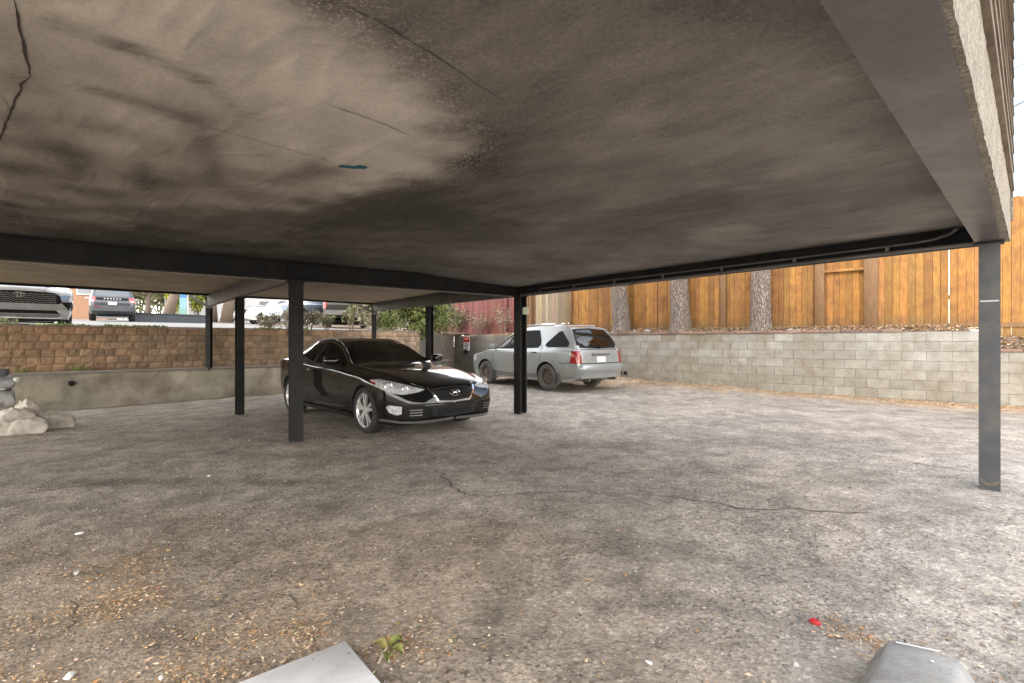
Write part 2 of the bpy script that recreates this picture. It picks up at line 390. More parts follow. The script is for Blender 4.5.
def ground_mat():
    m = bpy.data.materials.new('asphalt'); nt, ns, ln = nodes(m); b = ns['Principled BSDF']
    co = N(nt, 'ShaderNodeTexCoord').outputs['Object']
    a = N(nt, 'ShaderNodeAttribute', attribute_name='Col').outputs[0]
    v = N(nt, 'ShaderNodeTexVoronoi', Scale=70.); ln.new(co, v.inputs[0])
    st = N(nt, 'ShaderNodeSeparateColor'); ln.new(v.outputs['Color'], st.inputs[0])
    sp = ramp(nt, st.outputs[0], [(0., .84), (.5, .97), (.9, 1.06), (1., 1.5)])
    c = mixc(nt, 'MULTIPLY', 1., a, sp)
    f = ramp(nt, noise_n(nt, co, 28, 8, .7), [(.3, .62), (.5, 1.), (.7, 1.35)])
    c = mixc(nt, 'MULTIPLY', 1., c, f)
    g = ramp(nt, noise_n(nt, co, 2.4, 9, .68, .5), [(.32, .7), (.5, 1.), (.68, 1.25)])
    c = mixc(nt, 'MULTIPLY', 1., c, g)
    dk = ramp(nt, noise_n(nt, co, 42, 4, .55), [(.36, .38), (.46, 1.)]); gt = ramp(nt, noise_n(nt, co, .9, 4), [(.38, .25), (.58, 1.)])
    c = mixc(nt, 'MULTIPLY', gt, c, dk)
    pt = ramp(nt, noise_n(nt, co, 5.5, 10, .72, .6), [(.40, .80), (.47, .98), (.53, 1.02), (.60, 1.16)]); c = mixc(nt, 'MULTIPLY', 1., c, pt)
    # small dark pits
    v2 = N(nt, 'ShaderNodeTexVoronoi', Scale=38., Randomness=1.); ln.new(co, v2.inputs[0])
    pf = ramp(nt, v2.outputs['Distance'], [(.10, .35), (.22, 1.)])
    gate = ramp(nt, noise_n(nt, co, 1.3, 5), [(.42, 0.), (.6, 1.)])
    c = mixc(nt, 'MULTIPLY', gate, c, pf)
    ln.new(c, b.inputs['Base Color']); b.inputs['Roughness'].default_value = .88; b.inputs['Specular IOR Level'].default_value = .3
    h = N(nt, 'ShaderNodeMath', operation='MULTIPLY_ADD'); ln.new(v.outputs['Distance'], h.inputs[0]); h.inputs[1].default_value = .6; ln.new(noise_n(nt, co, 60, 6, .7), h.inputs[2])
    bp = N(nt, 'ShaderNodeBump', Strength=.9, Distance=.006); ln.new(h.outputs[0], bp.inputs['Height'])
    bp2 = N(nt, 'ShaderNodeBump', Strength=.5, Distance=.02); ln.new(noise_n(nt, co, 9, 6, .6), bp2.inputs['Height']); ln.new(bp.outputs[0], bp2.inputs['Normal'])
    ln.new(bp2.outputs[0], b.inputs['Normal']); return m
M['asphalt'] = ground_mat()
g = mb.build('parking_lot_ground', [M['asphalt'], M['gcrack']], smooth=True, fix=False); tag(g, 'worn brown and grey asphalt of the parking lot', kind='structure')

# ================================================================== upper ground: street and soil bank
mb = MB()
dl = [.12,.6,1.2,2,3,5,8,12,18,26,40,70,150]
def strow(s): return [(BW0+UA*s+UN*d)+V((0,0,zstreet(d))) for d in dl]
mb.grid([strow(s) for s in (-60,-30,-15,-8,-4,0,3,6.0)], 0)
st = mb.build('street', M['street'], smooth=True); tag(st, 'pale sunlit concrete drive rising above the brick wall', kind='structure')
mb = MB()
el = [.1,.3,.5,.7,.95,1.5,3,6,12,30,80,150]
def bkrow(t):
    r = []
    for e in el:
        p = K0+KD*t+KN*e; z = zbank(t, e)+.03*noise.fractal(V((p.x*2, p.y*2, 0)), 1, 2, 4)*(1 if e > .15 else 0)
        r.append(V((p.x, p.y, z)))
    return r
ts = list(np.arange(-6.85, 14, .35))+[16,20,30,60]
rowsb = [bkrow(t) for t in ts]; mb.grid(rowsb, 0)
a = strow(6.0); b = rowsb[0]      # wedge between the street and the bank
n = len(dl)
bb = [ (K0+KD*T_L+KN*d) for d in dl]; bb = [V((p.x, p.y, zbank(T_L, d))) for p, d in zip(bb, dl)]
mb.grid([[a[i].lerp(bb[i], k/8) for i in range(n)] for k in range(9)], 0)
sb = mb.build('soil_bank', M['soil'], smooth=True); tag(sb, 'brown soil bank between the block wall and the fences', kind='structure')
mb = MB()   # shelf between the low wall and the brick wall
mb.grid([[LW0+UA*s+UN*e+V((0,0,CZ-.60-.0*e)) for e in (.18,.45,.72)] for s in np.arange(-12,7.4,1.)], 0)
sh = mb.build('shelf_soil', M['soil']); tag(sh, 'narrow strip of soil between the low concrete wall and the brick wall', kind='structure')

# ================================================================== low concrete wall
def place(a, b, thick, n, z0, z1):
    return None
o = thing('concrete_wall', LW0+V((0,0,0)), 'low stained bare concrete wall with a flat top running below the brick wall', 'wall')
mb = MB(); S = np.arange(-13, 5.95, .10)
def lwp(s, e, z):
    q = LW0+UA*s+UN*e; return (q.x, q.y, z)
f = [[lwp(s, .012*fbm(s, z*3, 1.5), z) for z in (-.15,0,.08,.16,.24,.32,.40,.48,.56,.64,CZ-.60)] for s in S]
mb.grid(f, 0); mb.grid([[lwp(s, e, CZ-.60+.01*fbm(s, e, 2)) for e in (.012*fbm(s, (CZ-.6)*3, 1.5),.10,.2)] for s in S], 0)
mb.grid([[lwp(s, .2, z) for z in (CZ-.6,-.1)] for s in S], 0)
for i, (x, y, z) in enumerate(mb.v):
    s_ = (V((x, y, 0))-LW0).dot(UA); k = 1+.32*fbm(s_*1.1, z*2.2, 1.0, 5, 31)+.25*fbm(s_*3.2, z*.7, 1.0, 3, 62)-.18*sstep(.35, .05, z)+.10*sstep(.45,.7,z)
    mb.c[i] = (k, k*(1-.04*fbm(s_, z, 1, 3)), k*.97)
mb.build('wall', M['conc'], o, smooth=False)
mb = MB(); mb.bar(V(lwp(-13,-.012,CZ-.615)), V(lwp(5.75,-.012,CZ-.615)), .03, .05)
mb.build('coping', mat('coping_edge', (.19,.185,.17), (.24,.23,.21), rough=.8, bump=.2), o)
mb = MB(); c = W(70.5, 382, 10.15); dpt = (c-LW0).dot(UN); c = c-UN*(dpt+.02)
mb.lathe([(.052,0),(.052,-.02),(.042,-.02),(.038,-.012),(0,-.012)], (0,0,0), 'y', 20)
rot = Matrix.Rotation(math.atan2(UA.y, UA.x), 3, 'Z'); mb.v = [tuple(rot@V(p)+c) for p in mb.v]
mb.build('drain_pipe', M['black'], o)

# ================================================================== brick retaining wall of split faced blocks
def masonry(name_thing, label, P0, D, Nn, s0, s1, ztop, rows, bh, bw, dep, mats, colfn, rough, joint=.008, mname='blocks', capfn=None, shift=.5, loc=None, steps=None):
    """blocks laid along D from P0; -Nn faces the lot"""
    o = thing(name_thing, loc or P0, label, 'wall')
    mb = MB(); r2 = random.Random(3)
    for r in range(rows):
        zt = ztop-r*bh; s = s0-(r % 2)*bw*shift
        while s < s1:
            ln = bw*(1 if rough == 0 else r2.choice((.82,1,1,1.15)))
            a, b = max(s, s0)+joint/2, min(s+ln, s1)-joint/2; s += ln
            if b-a < .03: continue
            if steps and steps(r, (a+b)/2): continue
            mb.col = colfn((a+b)/2, r, r2)
            off = r2.uniform(-.004,.004) if rough == 0 else r2.uniform(-.012,.006)
            tilt = r2.uniform(-.0015,.0015)
            nx, nz = (5, 4) if rough else (2, 2)
            A = []
            for i in range(nx):
                row = []
                for k in range(nz):
                    u = a+(b-a)*i/(nx-1); z = zt-bh+joint/2+(bh-joint)*k/(nz-1)
                    edge = i in (0, nx-1) or k in (0, nz-1)
                    e = off + (0 if edge else -rough*(.5+.9*abs(noise.noise(V((u*9, z*9, r))))+r2.uniform(-.3,.3)))
                    if edge and rough: e += r2.uniform(0,.006)
                    q = P0+D*u+Nn*e; row.append((q.x, q.y, z+tilt*i))
                A.append(row)
            ids = mb.grid(A, 0)
            # side returns
            per = [ids[i][0] for i in range(nx)]+[ids[nx-1][k] for k in range(1, nz)]+[ids[i][nz-1] for i in range(nx-2, -1, -1)]+[ids[0][k] for k in range(nz-2, 0, -1)]
            back = [mb.vert(V(mb.v[i])+Nn*(dep-off)) for i in per]
            for i in range(len(per)):
                j = (i+1) % len(per); mb.face((per[i], per[j], back[j], back[i]), 0)
    mb.col = (1,1,1)
    mb.build(mname, mats[0], o)
    mm = MB()
    zb = ztop-rows*bh
    segs = [(s0, s1, ztop-.004)] if not steps else [(s0, 8.55, ztop-.004), (8.55, s1, ztop-2*bh-.004)]
    for a, b, zt in segs:
        P = []
        for z in (zb-.1, zt):
            for s, e in ((a, .012+rough*.4),(b, .012+rough*.4),(b, dep+.1),(a, dep+.1)):
                q = P0+D*s+Nn*e; P.append((q.x, q.y, z))
        mm.col = (1,1,1); mm.box8(P)
    mm.build('mortar_core', mats[1], o)
    return o
def bcol(s, r, q):
    warm = sstep(0.5, -4, s)*.75+q.random()*.45
    if r == 0: warm += .25
    c = lerp3((.80,.86,.92), (1.12,.93,.82), min(1, warm)); k = q.uniform(.72,1.22)
    if s > 4.3: c = lerp3(c, (.75,.7,.72), .5)
    return tuple(x*k for x in c)
bw = masonry('brick_wall', 'tan and brown split-faced brick retaining wall above the low concrete wall', BW0, UA, UN, -12, 6.0, CZ+.30, 6, .152, .205, .1, (M['split'], M['mortar']), bcol, .018)
mb = MB(); mb.bar(BW0+UA*-12+UN*.08+V((0,0,CZ+.318)), BW0+UA*6+UN*.08+V((0,0,CZ+.318)), .2, .03)
mb.build('coping', mat('brick_coping', (.33,.29,.24), (.25,.21,.17), rough=.9, bump=.4), bw)

# ================================================================== grey block wall (right, back, and the short return to the brick wall)
def kcol(s, r, q):
    k = q.uniform(.88,1.08); c = (1,1,1)
    n = fbm(s*1.0, -r*.55, .55, 4, 12)+.5*fbm(s*3, -r*.8, 1, 3, 44)
    stain = sstep(-.15,.3, n)*sstep(9.5, 1, s)*.85
    c = lerp3(c, (.62,.55,.43), stain)
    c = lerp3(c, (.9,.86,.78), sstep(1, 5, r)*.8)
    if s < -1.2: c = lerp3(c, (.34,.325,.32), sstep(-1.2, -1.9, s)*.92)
    return tuple(x*k for x in c)
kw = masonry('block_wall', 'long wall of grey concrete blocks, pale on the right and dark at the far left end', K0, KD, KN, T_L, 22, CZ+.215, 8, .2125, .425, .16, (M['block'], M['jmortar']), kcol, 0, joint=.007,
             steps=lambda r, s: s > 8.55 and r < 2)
RD = (KC-BC); RL = RD.length; RD.normalize(); RN = V((-RD.y, RD.x, 0))
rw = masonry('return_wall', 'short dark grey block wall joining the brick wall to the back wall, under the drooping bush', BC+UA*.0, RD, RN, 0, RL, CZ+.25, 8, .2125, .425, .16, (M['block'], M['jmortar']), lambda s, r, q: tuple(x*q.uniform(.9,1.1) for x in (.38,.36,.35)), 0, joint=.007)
mb = MB(); q = random.Random(5)
s = -2.2
while s < 22:
    if 7.05 < s < 8.6: s += .3; continue
    L = q.uniform(.36,.42) if s > -.5 else q.uniform(.2,.5)
    zt = CZ+.215 if s < 8.5 else CZ+.215-.425
    k = q.uniform(.75,1.2); mb.col = (k, k*q.uniform(.9,1.05), k*q.uniform(.9,1.05))
    c = K0+KD*(s+L/2)+KN*.06; mb.box((c.x, c.y, zt+.031+q.uniform(-.003,.004)), (L-.012, .19, .055), 0, rot=math.atan2(KD.y, KD.x)+q.uniform(-.012,.012)); s += L
mb.col = (1,1,1)
cp = mb.build('coping_bricks', M['paver'], kw)
# two square drain holes near the foot, by the silver car
mb = MB()
for px in (620.6, 626.2):
    t = 0.36 if px < 623 else .52
    c = K0+KD*(t)+KN*-.006; mb.box((c.x, c.y, CZ-.96+.0), (.10, .02, .10), 0, rot=math.atan2(KD.y, KD.x))
mb.build('drain_hole', M['dark'], kw)

# ================================================================== fences
fq = random.Random(11)
def fplace(px): # parameter along fence line for an image column, used to set real spacing
    r = (px-512)/500; return (r*F0.y-F0.x)/(KD.x-r*KD.y)
def boards(parent, t0, t1, z0f, z1, mt, bwid=.14, grey=True, gaps=.15, off=0, tint=(1,1,1), name='board_panel'):
    mb = MB(); t = t0; slits = [t0]
    while t < t1-.02:
        wd = min(bwid*fq.uniform(.93,1.06), t1-t)
        big = fq.random() < gaps; gap = fq.uniform(.010,.015) if big else fq.uniform(.004,.007)
        k = fq.uniform(.66,1.14); tc = (tint[0]*k, tint[1]*k*fq.uniform(.92,1.05), tint[2]*k*fq.uniform(.8,1.15))
        zb = z0f(t)+fq.uniform(-.015,.015); zt = z1+fq.uniform(-.01,.01); e = off+fq.uniform(-.006,.006)
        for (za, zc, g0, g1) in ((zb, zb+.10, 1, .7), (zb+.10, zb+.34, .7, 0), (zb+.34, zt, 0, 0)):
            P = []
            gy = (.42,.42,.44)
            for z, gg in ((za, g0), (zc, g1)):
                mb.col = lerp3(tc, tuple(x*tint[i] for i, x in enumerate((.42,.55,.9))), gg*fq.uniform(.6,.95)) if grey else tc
                for (u, w_) in ((t, e-.009),(t+wd-gap, e-.009),(t+wd-gap, e+.009),(t, e+.009)):
                    q = F0+KD*u+KN*w_; P.append(mb.vert((q.x, q.y, z)))
            for f in ((0,1,5,4),(1,2,6,5),(2,3,7,6),(3,0,4,7)): mb.face([P[i] for i in f])
            if zc == zt: mb.face(P[4:8])
        t += wd
        if big: slits += [t-gap, t]
    slits.append(t1); mb.col = (.30,.24,.22)
    for a, b in zip(slits[::2], slits[1::2]):
        if b-a < .02: continue
        P = []
        for z in (z0f(a)+.03, z1-.03):
            for (u, w_) in ((a, off+.018),(b, off+.018),(b, off+.03),(a, off+.03)):
                q = F0+KD*u+KN*w_; P.append((q.x, q.y, z))
        mb.box8(P)
    mb.col = (1,1,1)
    return mb.build(name, mt, parent)
def fpost(parent, t, z0, z1, w=.14, off=-.06, mt=None, name='post'):
    mb = MB(); c = F0+KD*t+KN*off; mb.box((c.x, c.y, (z0+z1)/2), (w, .09, z1-z0), 0, rot=math.atan2(KD.y, KD.x)); ob = mb.build(name, mt or M['post'], parent); bevel(ob, .006, 1); return ob
def frail(parent, t0, t1, z, off, h=.09, mt=None, name='rail', th=.04):
    mb = MB(); mb.bar(F0+KD*t0+KN*off+V((0,0,z)), F0+KD*t1+KN*off+V((0,0,z)), th, h); ob = mb.build(name, mt or M['wood'], parent); return ob
def zfb(t): return zbank(t, .95)-.03
FT = CZ+3.08
tl = fplace(571.5)
of = thing('wooden_fence', F0+V((0,0,CZ+.4)), 'tall orange cedar board fence standing behind the long block wall', 'fence')
cuts = [571.5, 598, 658, 724, 820]
for a, b in zip(cuts, cuts[1:]):
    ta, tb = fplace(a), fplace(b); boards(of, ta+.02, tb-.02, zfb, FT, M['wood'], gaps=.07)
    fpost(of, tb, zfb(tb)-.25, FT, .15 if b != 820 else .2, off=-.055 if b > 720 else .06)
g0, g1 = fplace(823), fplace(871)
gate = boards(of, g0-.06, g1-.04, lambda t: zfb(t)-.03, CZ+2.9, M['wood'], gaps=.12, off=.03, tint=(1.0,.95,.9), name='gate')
frail(gate, 0, 0, 0, 0) if False else None
fpost(of, g1, zfb(g1)-.12, FT, .28, off=-.05)
h = frail(of, g0, g1, W(845,271,12.6).z, -.045, .07, name='gate_rail')
tr = fplace(877)
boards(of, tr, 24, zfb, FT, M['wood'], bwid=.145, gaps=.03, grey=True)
frail(of, tr, 24, CZ+.36, -.02, .10, M['post'], 'kickboard')
frail(of, tl, 24, FT-.4, .05); frail(of, tl, 24, CZ+1.0, .05)
wf = thing('weathered_fence', F0+KD*-2.8+V((0,0,CZ+.6)), 'section of grey weathered fence boards left of the orange fence, above the silver car', 'fence')
t0, t1 = fplace(536), fplace(570); boards(wf, t0, t1, lambda t: CZ+.64, FT-.1, M['woodgrey'], gaps=.2, grey=False)
frail(wf, t0, t1, CZ+.60, -.02, .07, M['post'])
fpost(wf, t1+.05, CZ+.4, FT, .12, off=-.03)
t2 = fplace(522); fpost(wf, t2+.25, CZ+.4, FT, .10, off=0); fpost(wf, t2+.75, CZ+.4, FT, .14, off=.05)
boards(wf, t2, t0-.05, lambda t: CZ+.5, FT-.3, M['post'], gaps=.1, grey=False, off=.25, name='dark_panel')
rf = thing('red_fence', F0+KD*-7+V((0,0,CZ+.5)), 'red stained board fence behind the dark end of the block wall', 'fence')
boards(rf, -10.5, t2-.05, lambda t: CZ+.26, FT, M['woodred'], gaps=.05, grey=False)
for t in np.arange(-10, t2, 1.5): frail(rf, t, t+1.45, CZ+1.9, -.03, .05, M['woodred'])
tv = fplace(507)
fpost(rf, tv, CZ+.45, FT, .12, off=-.03, mt=M['woodred'])

# ================================================================== tree trunks before the fence
def trunk_tree(px, Y, wpx, label, lean=0, seed=0, crown=True):
    r_ = (px-512)/500; b_ = K0+KN*.52; t_ = (r_*b_.y-b_.x)/(KD.x-r_*KD.y); base = b_+KD*t_; base.z = zbank(t_, .5); Y = base.y
    o = thing('pine_tree', base, label, 'tree', 'bare trunks in front of the orange fence')
    mb = MB(); q = random.Random(seed); rr = wpx*Y/1000; rows = []; H = 9.5; n = 28
    for i in range(60):
        h = H*(i/59)**1.5 if i else 0; k = rr*(.92+.30*math.exp(-h/.15)+.10*math.exp(-h/1.2))*(1-.55*h/H)
        cx = base.x+lean*h*.12+.03*math.sin(h*1.3+seed); cyy = base.y+.02*math.sin(h+seed)
        row = []
        for j in range(n+1):
            a = 2*math.pi*(j % n)/n
            kk = k*(1+.06*noise.noise(V((math.cos(a)*3, math.sin(a)*3, h*1.2+seed)))+.12*math.exp(-h/.18)*math.sin(a*4+seed))
            row.append((cx+kk*math.cos(a), cyy+kk*math.sin(a), base.z-.25+h))
        rows.append(row)
    mb.grid(rows); mb.build('trunk', M['bark'], o, smooth=True)
    mb = MB(); lf = MB()
    for i in range(16):
        h = 4.6+5*i/16; a = q.uniform(0, 6.28); L = q.uniform(1.2,2.3)*(1-.4*i/16)
        p0 = V((base.x+lean*h*.12, base.y, base.z+h)); p1 = p0+V((math.cos(a)*L*.5, math.sin(a)*L*.5, .25)); p2 = p0+V((math.cos(a)*L, math.sin(a)*L, .2))
        mb.tube([p0, p1, p2], [.05,.035,.012], 6)
        for k in range(5):
            c = p0.lerp(p2, .4+.15*k)
            leafcloud(lf, c, (.4,.4,.22), 45, .09, [(.05,.075,.03),(.07,.1,.04),(.035,.05,.022)], q)
    mb.build('branches', M['bark'], o); lf.build('crown', M['foliage'], o, fix=False)
    return o
def leafcloud(mb, c, rad, n, size, cols, q, droop=0):
    for _ in range(n):
        while True:
            d = V((q.uniform(-1,1), q.uniform(-1,1), q.uniform(-1,1)))
            if d.length <= 1: break
        p = V(c)+V((d.x*rad[0], d.y*rad[1], d.z*rad[2]))
        ax = V((q.gauss(0,1), q.gauss(0,1), q.gauss(0,1)-droop)).normalized(); sd = ax.orthogonal().normalized()
        sd = Matrix.Rotation(q.uniform(0, 6.28), 3, ax)@sd
        s = size*q.uniform(.5,1.3); mb.col = jit(q.choice(cols), .25, q)
        mb.poly([p, p+ax*s*.5+sd*s*.28, p+ax*s, p+ax*s*.5-sd*s*.28])
    mb.col = (1,1,1)
# ================================================================== the building over the parking bays
PR = V((3.81,3.99,0)); PC = V((.14,8.78,0)); PL = V((-2.80,6.48,0)); P3 = V((-4.89,8.98,0)); P4 = V((-6.84,11.29,0)); P5 = V((-3.85,13.95,0)); P6 = V((-1.86,11.28,0))
AU = V((-.788,-.616,0)); AL = PC+AU*11.3; EL_ = V((-12.0,6.47,0))
RI0, RI1 = V((3.84,4.13,0)), V((-.98,-.45,0)); RO0, RO1 = V((3.90,3.98,0)), V((-.68,-.46,0))
bd = thing('apartment_building', PL, 'building raised on dark steel posts, its stained plaster underside roofing the parking bays', 'building')
ZC = CZ+1.035
def seg_d(p, a, b):
    ab = b-a; t = max(0, min(1, (p-a).dot(ab)/ab.dot(ab))); return (p-a-ab*t).length
PATCH = [V(q+(0,)) for q in ((-.30,2.70),(-.40,2.25),(-.5,1.89),(-.70,1.5),(-.95,1.0),(-2.2,-.4),(-7,-.5),(-8,2.9),(-4.6,3.3),(-3.85,3.72),(-2.53,4.02),(-1.75,3.85),(-1.2,3.45),(-.62,3.12))]
def in_poly(p, P):
    c = False; n = len(P)
    for i in range(n):
        a, b = P[i], P[(i+1) % n]
        if (a.y > p.y) != (b.y > p.y) and p.x < (b.x-a.x)*(p.y-a.y)/(b.y-a.y)+a.x: c = not c
    return c
def sdist(p, P):
    d = min(seg_d(p, P[i], P[(i+1) % len(P)]) for i in range(len(P)))
    return d if in_poly(p, P) else -d
def cp(px, py, h=1.035): Y = h*500/(342-py); return V(((px-512)/500*Y, Y, 0))
STREAKS = [(cp(60,25), cp(130,48), .045,.28),(cp(130,48), cp(200,80), .04,.3),(cp(200,80), cp(252,118), .035,.22),(cp(100,92), cp(190,118), .06,.3),
  (cp(0,20), cp(40,90), .10,.12),(cp(75,135), cp(80,180), .06,.22),(cp(140,150), cp(145,190), .05,.2),(cp(200,120), cp(216,185), .07,.24),(cp(280,182), cp(330,172), .12,.32),
  (cp(20,120), cp(60,150), .09,.2),(cp(340,140), cp(300,180), .05,.16)]
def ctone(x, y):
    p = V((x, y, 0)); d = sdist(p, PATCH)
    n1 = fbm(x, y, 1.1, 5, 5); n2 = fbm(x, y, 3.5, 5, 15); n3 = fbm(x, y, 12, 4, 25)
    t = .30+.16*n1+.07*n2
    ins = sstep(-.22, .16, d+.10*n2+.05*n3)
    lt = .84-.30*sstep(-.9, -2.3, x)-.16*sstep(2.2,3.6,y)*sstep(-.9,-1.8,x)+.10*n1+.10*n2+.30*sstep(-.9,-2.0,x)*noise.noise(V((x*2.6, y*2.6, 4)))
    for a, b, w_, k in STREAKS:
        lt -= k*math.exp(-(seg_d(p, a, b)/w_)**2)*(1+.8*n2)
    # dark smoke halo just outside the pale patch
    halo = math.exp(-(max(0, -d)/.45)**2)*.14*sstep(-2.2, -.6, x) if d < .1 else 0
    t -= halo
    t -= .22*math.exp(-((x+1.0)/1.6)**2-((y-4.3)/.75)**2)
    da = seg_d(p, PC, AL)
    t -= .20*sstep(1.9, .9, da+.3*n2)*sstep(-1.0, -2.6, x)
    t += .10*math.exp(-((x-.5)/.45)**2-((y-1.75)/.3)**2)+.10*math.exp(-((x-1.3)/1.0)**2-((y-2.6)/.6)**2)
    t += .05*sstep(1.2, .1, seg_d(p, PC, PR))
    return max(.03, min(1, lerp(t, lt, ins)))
mb = MB(); nu, nv = 190, 150; rows = []
for i in range(nu+1):
    r = []
    for j in range(nv+1):
        u, v = i/nu, j/nv
        a = AL.lerp(PC, u); b = RI1.lerp(RI0, u); p = a.lerp(b, v)
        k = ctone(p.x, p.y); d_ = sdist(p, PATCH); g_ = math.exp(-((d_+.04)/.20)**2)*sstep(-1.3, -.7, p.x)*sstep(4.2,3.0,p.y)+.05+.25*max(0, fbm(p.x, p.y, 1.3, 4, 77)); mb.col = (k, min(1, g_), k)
        z = ZC-.08*sstep(2.4, .1, seg_d(p, PC, PR))+.010*fbm(p.x, p.y, .9, 4)
        r.append(mb.vert((p.x, p.y, z)))
    rows.append(r)
for a, b in zip(rows, rows[1:]):
    for j in range(nv): mb.face((a[j], a[j+1], b[j+1], b[j]))
mb.col = (1,1,1)
def cz(x, y):
    return ZC-.08*sstep(2.4, .1, seg_d(V((x, y, 0)), PC, PR))+.010*fbm(x, y, .9, 4)
def cpl(l): return [tuple(cp(*q)[:2]) for q in l]
ribbon(mb, cpl([(14,-4),(20,25),(26,55),(31,76)]), .010, -.004, 1, cz, wob=.004)
ribbon(mb, cpl([(31,76),(22,84),(14,104),(5,128),(-3,142)]), .010, -.004, 1, cz, wob=.005)
for l in ([(150,112),(210,127),(262,142),(320,158),(340,166)], [(318,101),(360,115),(412,136)], [(335,0),(380,22),(440,60),(500,100)], [(0,78),(28,76)], [(0,96),(12,112)]):
    ribbon(mb, cpl(l), .004, -.004, 1, cz, wob=.006)
ribbon(mb, cpl([(338,167),(352,168),(367,167)]), .055, -.004, 2, cz, wob=.012, seg=.008)
# small flaked spots
fk = random.Random(4)
for _ in range(0): pass
def ceil_mat():
    m = bpy.data.materials.new('stained_plaster'); nt, ns, ln = nodes(m); b = ns['Principled BSDF']
    co = N(nt, 'ShaderNodeTexCoord').outputs['Object']
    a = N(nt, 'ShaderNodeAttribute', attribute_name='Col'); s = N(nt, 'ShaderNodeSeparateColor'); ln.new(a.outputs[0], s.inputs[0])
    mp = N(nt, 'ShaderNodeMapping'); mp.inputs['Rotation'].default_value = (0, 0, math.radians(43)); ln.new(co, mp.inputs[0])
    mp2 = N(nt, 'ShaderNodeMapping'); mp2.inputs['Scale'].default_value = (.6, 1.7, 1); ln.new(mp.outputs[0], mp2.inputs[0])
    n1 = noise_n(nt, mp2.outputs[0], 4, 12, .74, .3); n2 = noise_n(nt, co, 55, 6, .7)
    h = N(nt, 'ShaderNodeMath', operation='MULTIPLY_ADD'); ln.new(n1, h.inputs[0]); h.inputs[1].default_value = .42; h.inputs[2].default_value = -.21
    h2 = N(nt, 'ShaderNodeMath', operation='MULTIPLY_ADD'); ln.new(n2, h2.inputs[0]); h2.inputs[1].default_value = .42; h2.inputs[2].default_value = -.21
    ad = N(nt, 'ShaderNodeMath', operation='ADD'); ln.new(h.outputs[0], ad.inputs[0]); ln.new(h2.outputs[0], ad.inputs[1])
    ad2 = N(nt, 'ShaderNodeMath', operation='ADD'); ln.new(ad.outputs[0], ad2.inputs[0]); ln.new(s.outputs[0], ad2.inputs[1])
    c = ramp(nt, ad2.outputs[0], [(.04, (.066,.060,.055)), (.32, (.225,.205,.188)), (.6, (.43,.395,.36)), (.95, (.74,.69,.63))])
    rd = N(nt, 'ShaderNodeTexNoise', Scale=3.6, Detail=7., Roughness=.6, Distortion=.9); rd.noise_type = 'RIDGED_MULTIFRACTAL'; rd.normalize = True; ln.new(mp2.outputs[0], rd.inputs['Vector'])
    rf_ = ramp(nt, rd.outputs[0], [(.15, .86), (.45, 1.), (.8, 1.22)]); c = mixc(nt, 'MULTIPLY', 1., c, rf_)  # highlights on the trowel ridges painted into the plaster colour
    sp = ramp(nt, noise_n(nt, co, 80, 5, .7), [(.53, 0.), (.62, .95)]); ga = s.outputs[1]
    mf = N(nt, 'ShaderNodeMath', operation='MULTIPLY'); ln.new(sp, mf.inputs[0]); ln.new(ga, mf.inputs[1]); c = mixc(nt, 'MIX', mf.outputs[0], c, (.46,.41,.36))
    # pale flecks scattered near the worn edge
    v = N(nt, 'ShaderNodeTexVoronoi', Scale=60.); ln.new(mp2.outputs[0], v.inputs[0])
    fl = ramp(nt, v.outputs['Distance'], [(.09, 1.), (.16, 0.)])
    gate = ramp(nt, noise_n(nt, co, 1.4, 4), [(.5, 0.), (.62, .6)])
    mm = N(nt, 'ShaderNodeMath', operation='MULTIPLY'); ln.new(fl, mm.inputs[0]); ln.new(gate, mm.inputs[1])
    c = mixc(nt, 'MIX', mm.outputs[0], c, (.40,.35,.30))
    ln.new(c, b.inputs['Base Color']); b.inputs['Roughness'].default_value = .8; b.inputs['Specular IOR Level'].default_value = .35
    bp = N(nt, 'ShaderNodeBump', Strength=.75, Distance=.03); ln.new(rd.outputs[0], bp.inputs['Height'])
    bp2 = N(nt, 'ShaderNodeBump', Strength=.4, Distance=.004); ln.new(n2, bp2.inputs['Height']); ln.new(bp.outputs[0], bp2.inputs['Normal'])
    ln.new(bp2.outputs[0], b.inputs['Normal']); return m
M['ceil'] = ceil_mat()
mb.build('plaster_ceiling', [M['ceil'], M['crack'], M['teal']], bd, smooth=True, fix=False)
mb = MB(); rows = []
for i in range(61):
    r = []
    for j in range(41):
        p = AL.lerp(PC, i/60).lerp(EL_.lerp(P5, i/60), j/40)
        r.append((p.x, p.y, CZ+1.07+.012*fbm(p.x, p.y, .8, 4)))
    rows.append(r)
mb.grid(rows); sl2 = mb.build('rear_ceiling', M['slab2'], bd, smooth=True, fix=False); sl2['label'] = 'paler tan plaster underside of the rear bays'

def ibeam(a, b, zb, zt, w, mt, name='beam', tf=.014, tw=.02, extra=None):
    mb = MB(); a = V(a); b = V(b)
    z = V((0,0,1))
    mb.bar(a+z*(zb+tf/2), b+z*(zb+tf/2), w, tf); mb.bar(a+z*(zt-tf/2), b+z*(zt-tf/2), w, tf)
    mb.bar(a+z*((zb+zt)/2), b+z*((zb+zt)/2), tw, zt-zb-2*tf-.001)
    if extra: extra(mb)
    return mb.build(name, mt, bd)
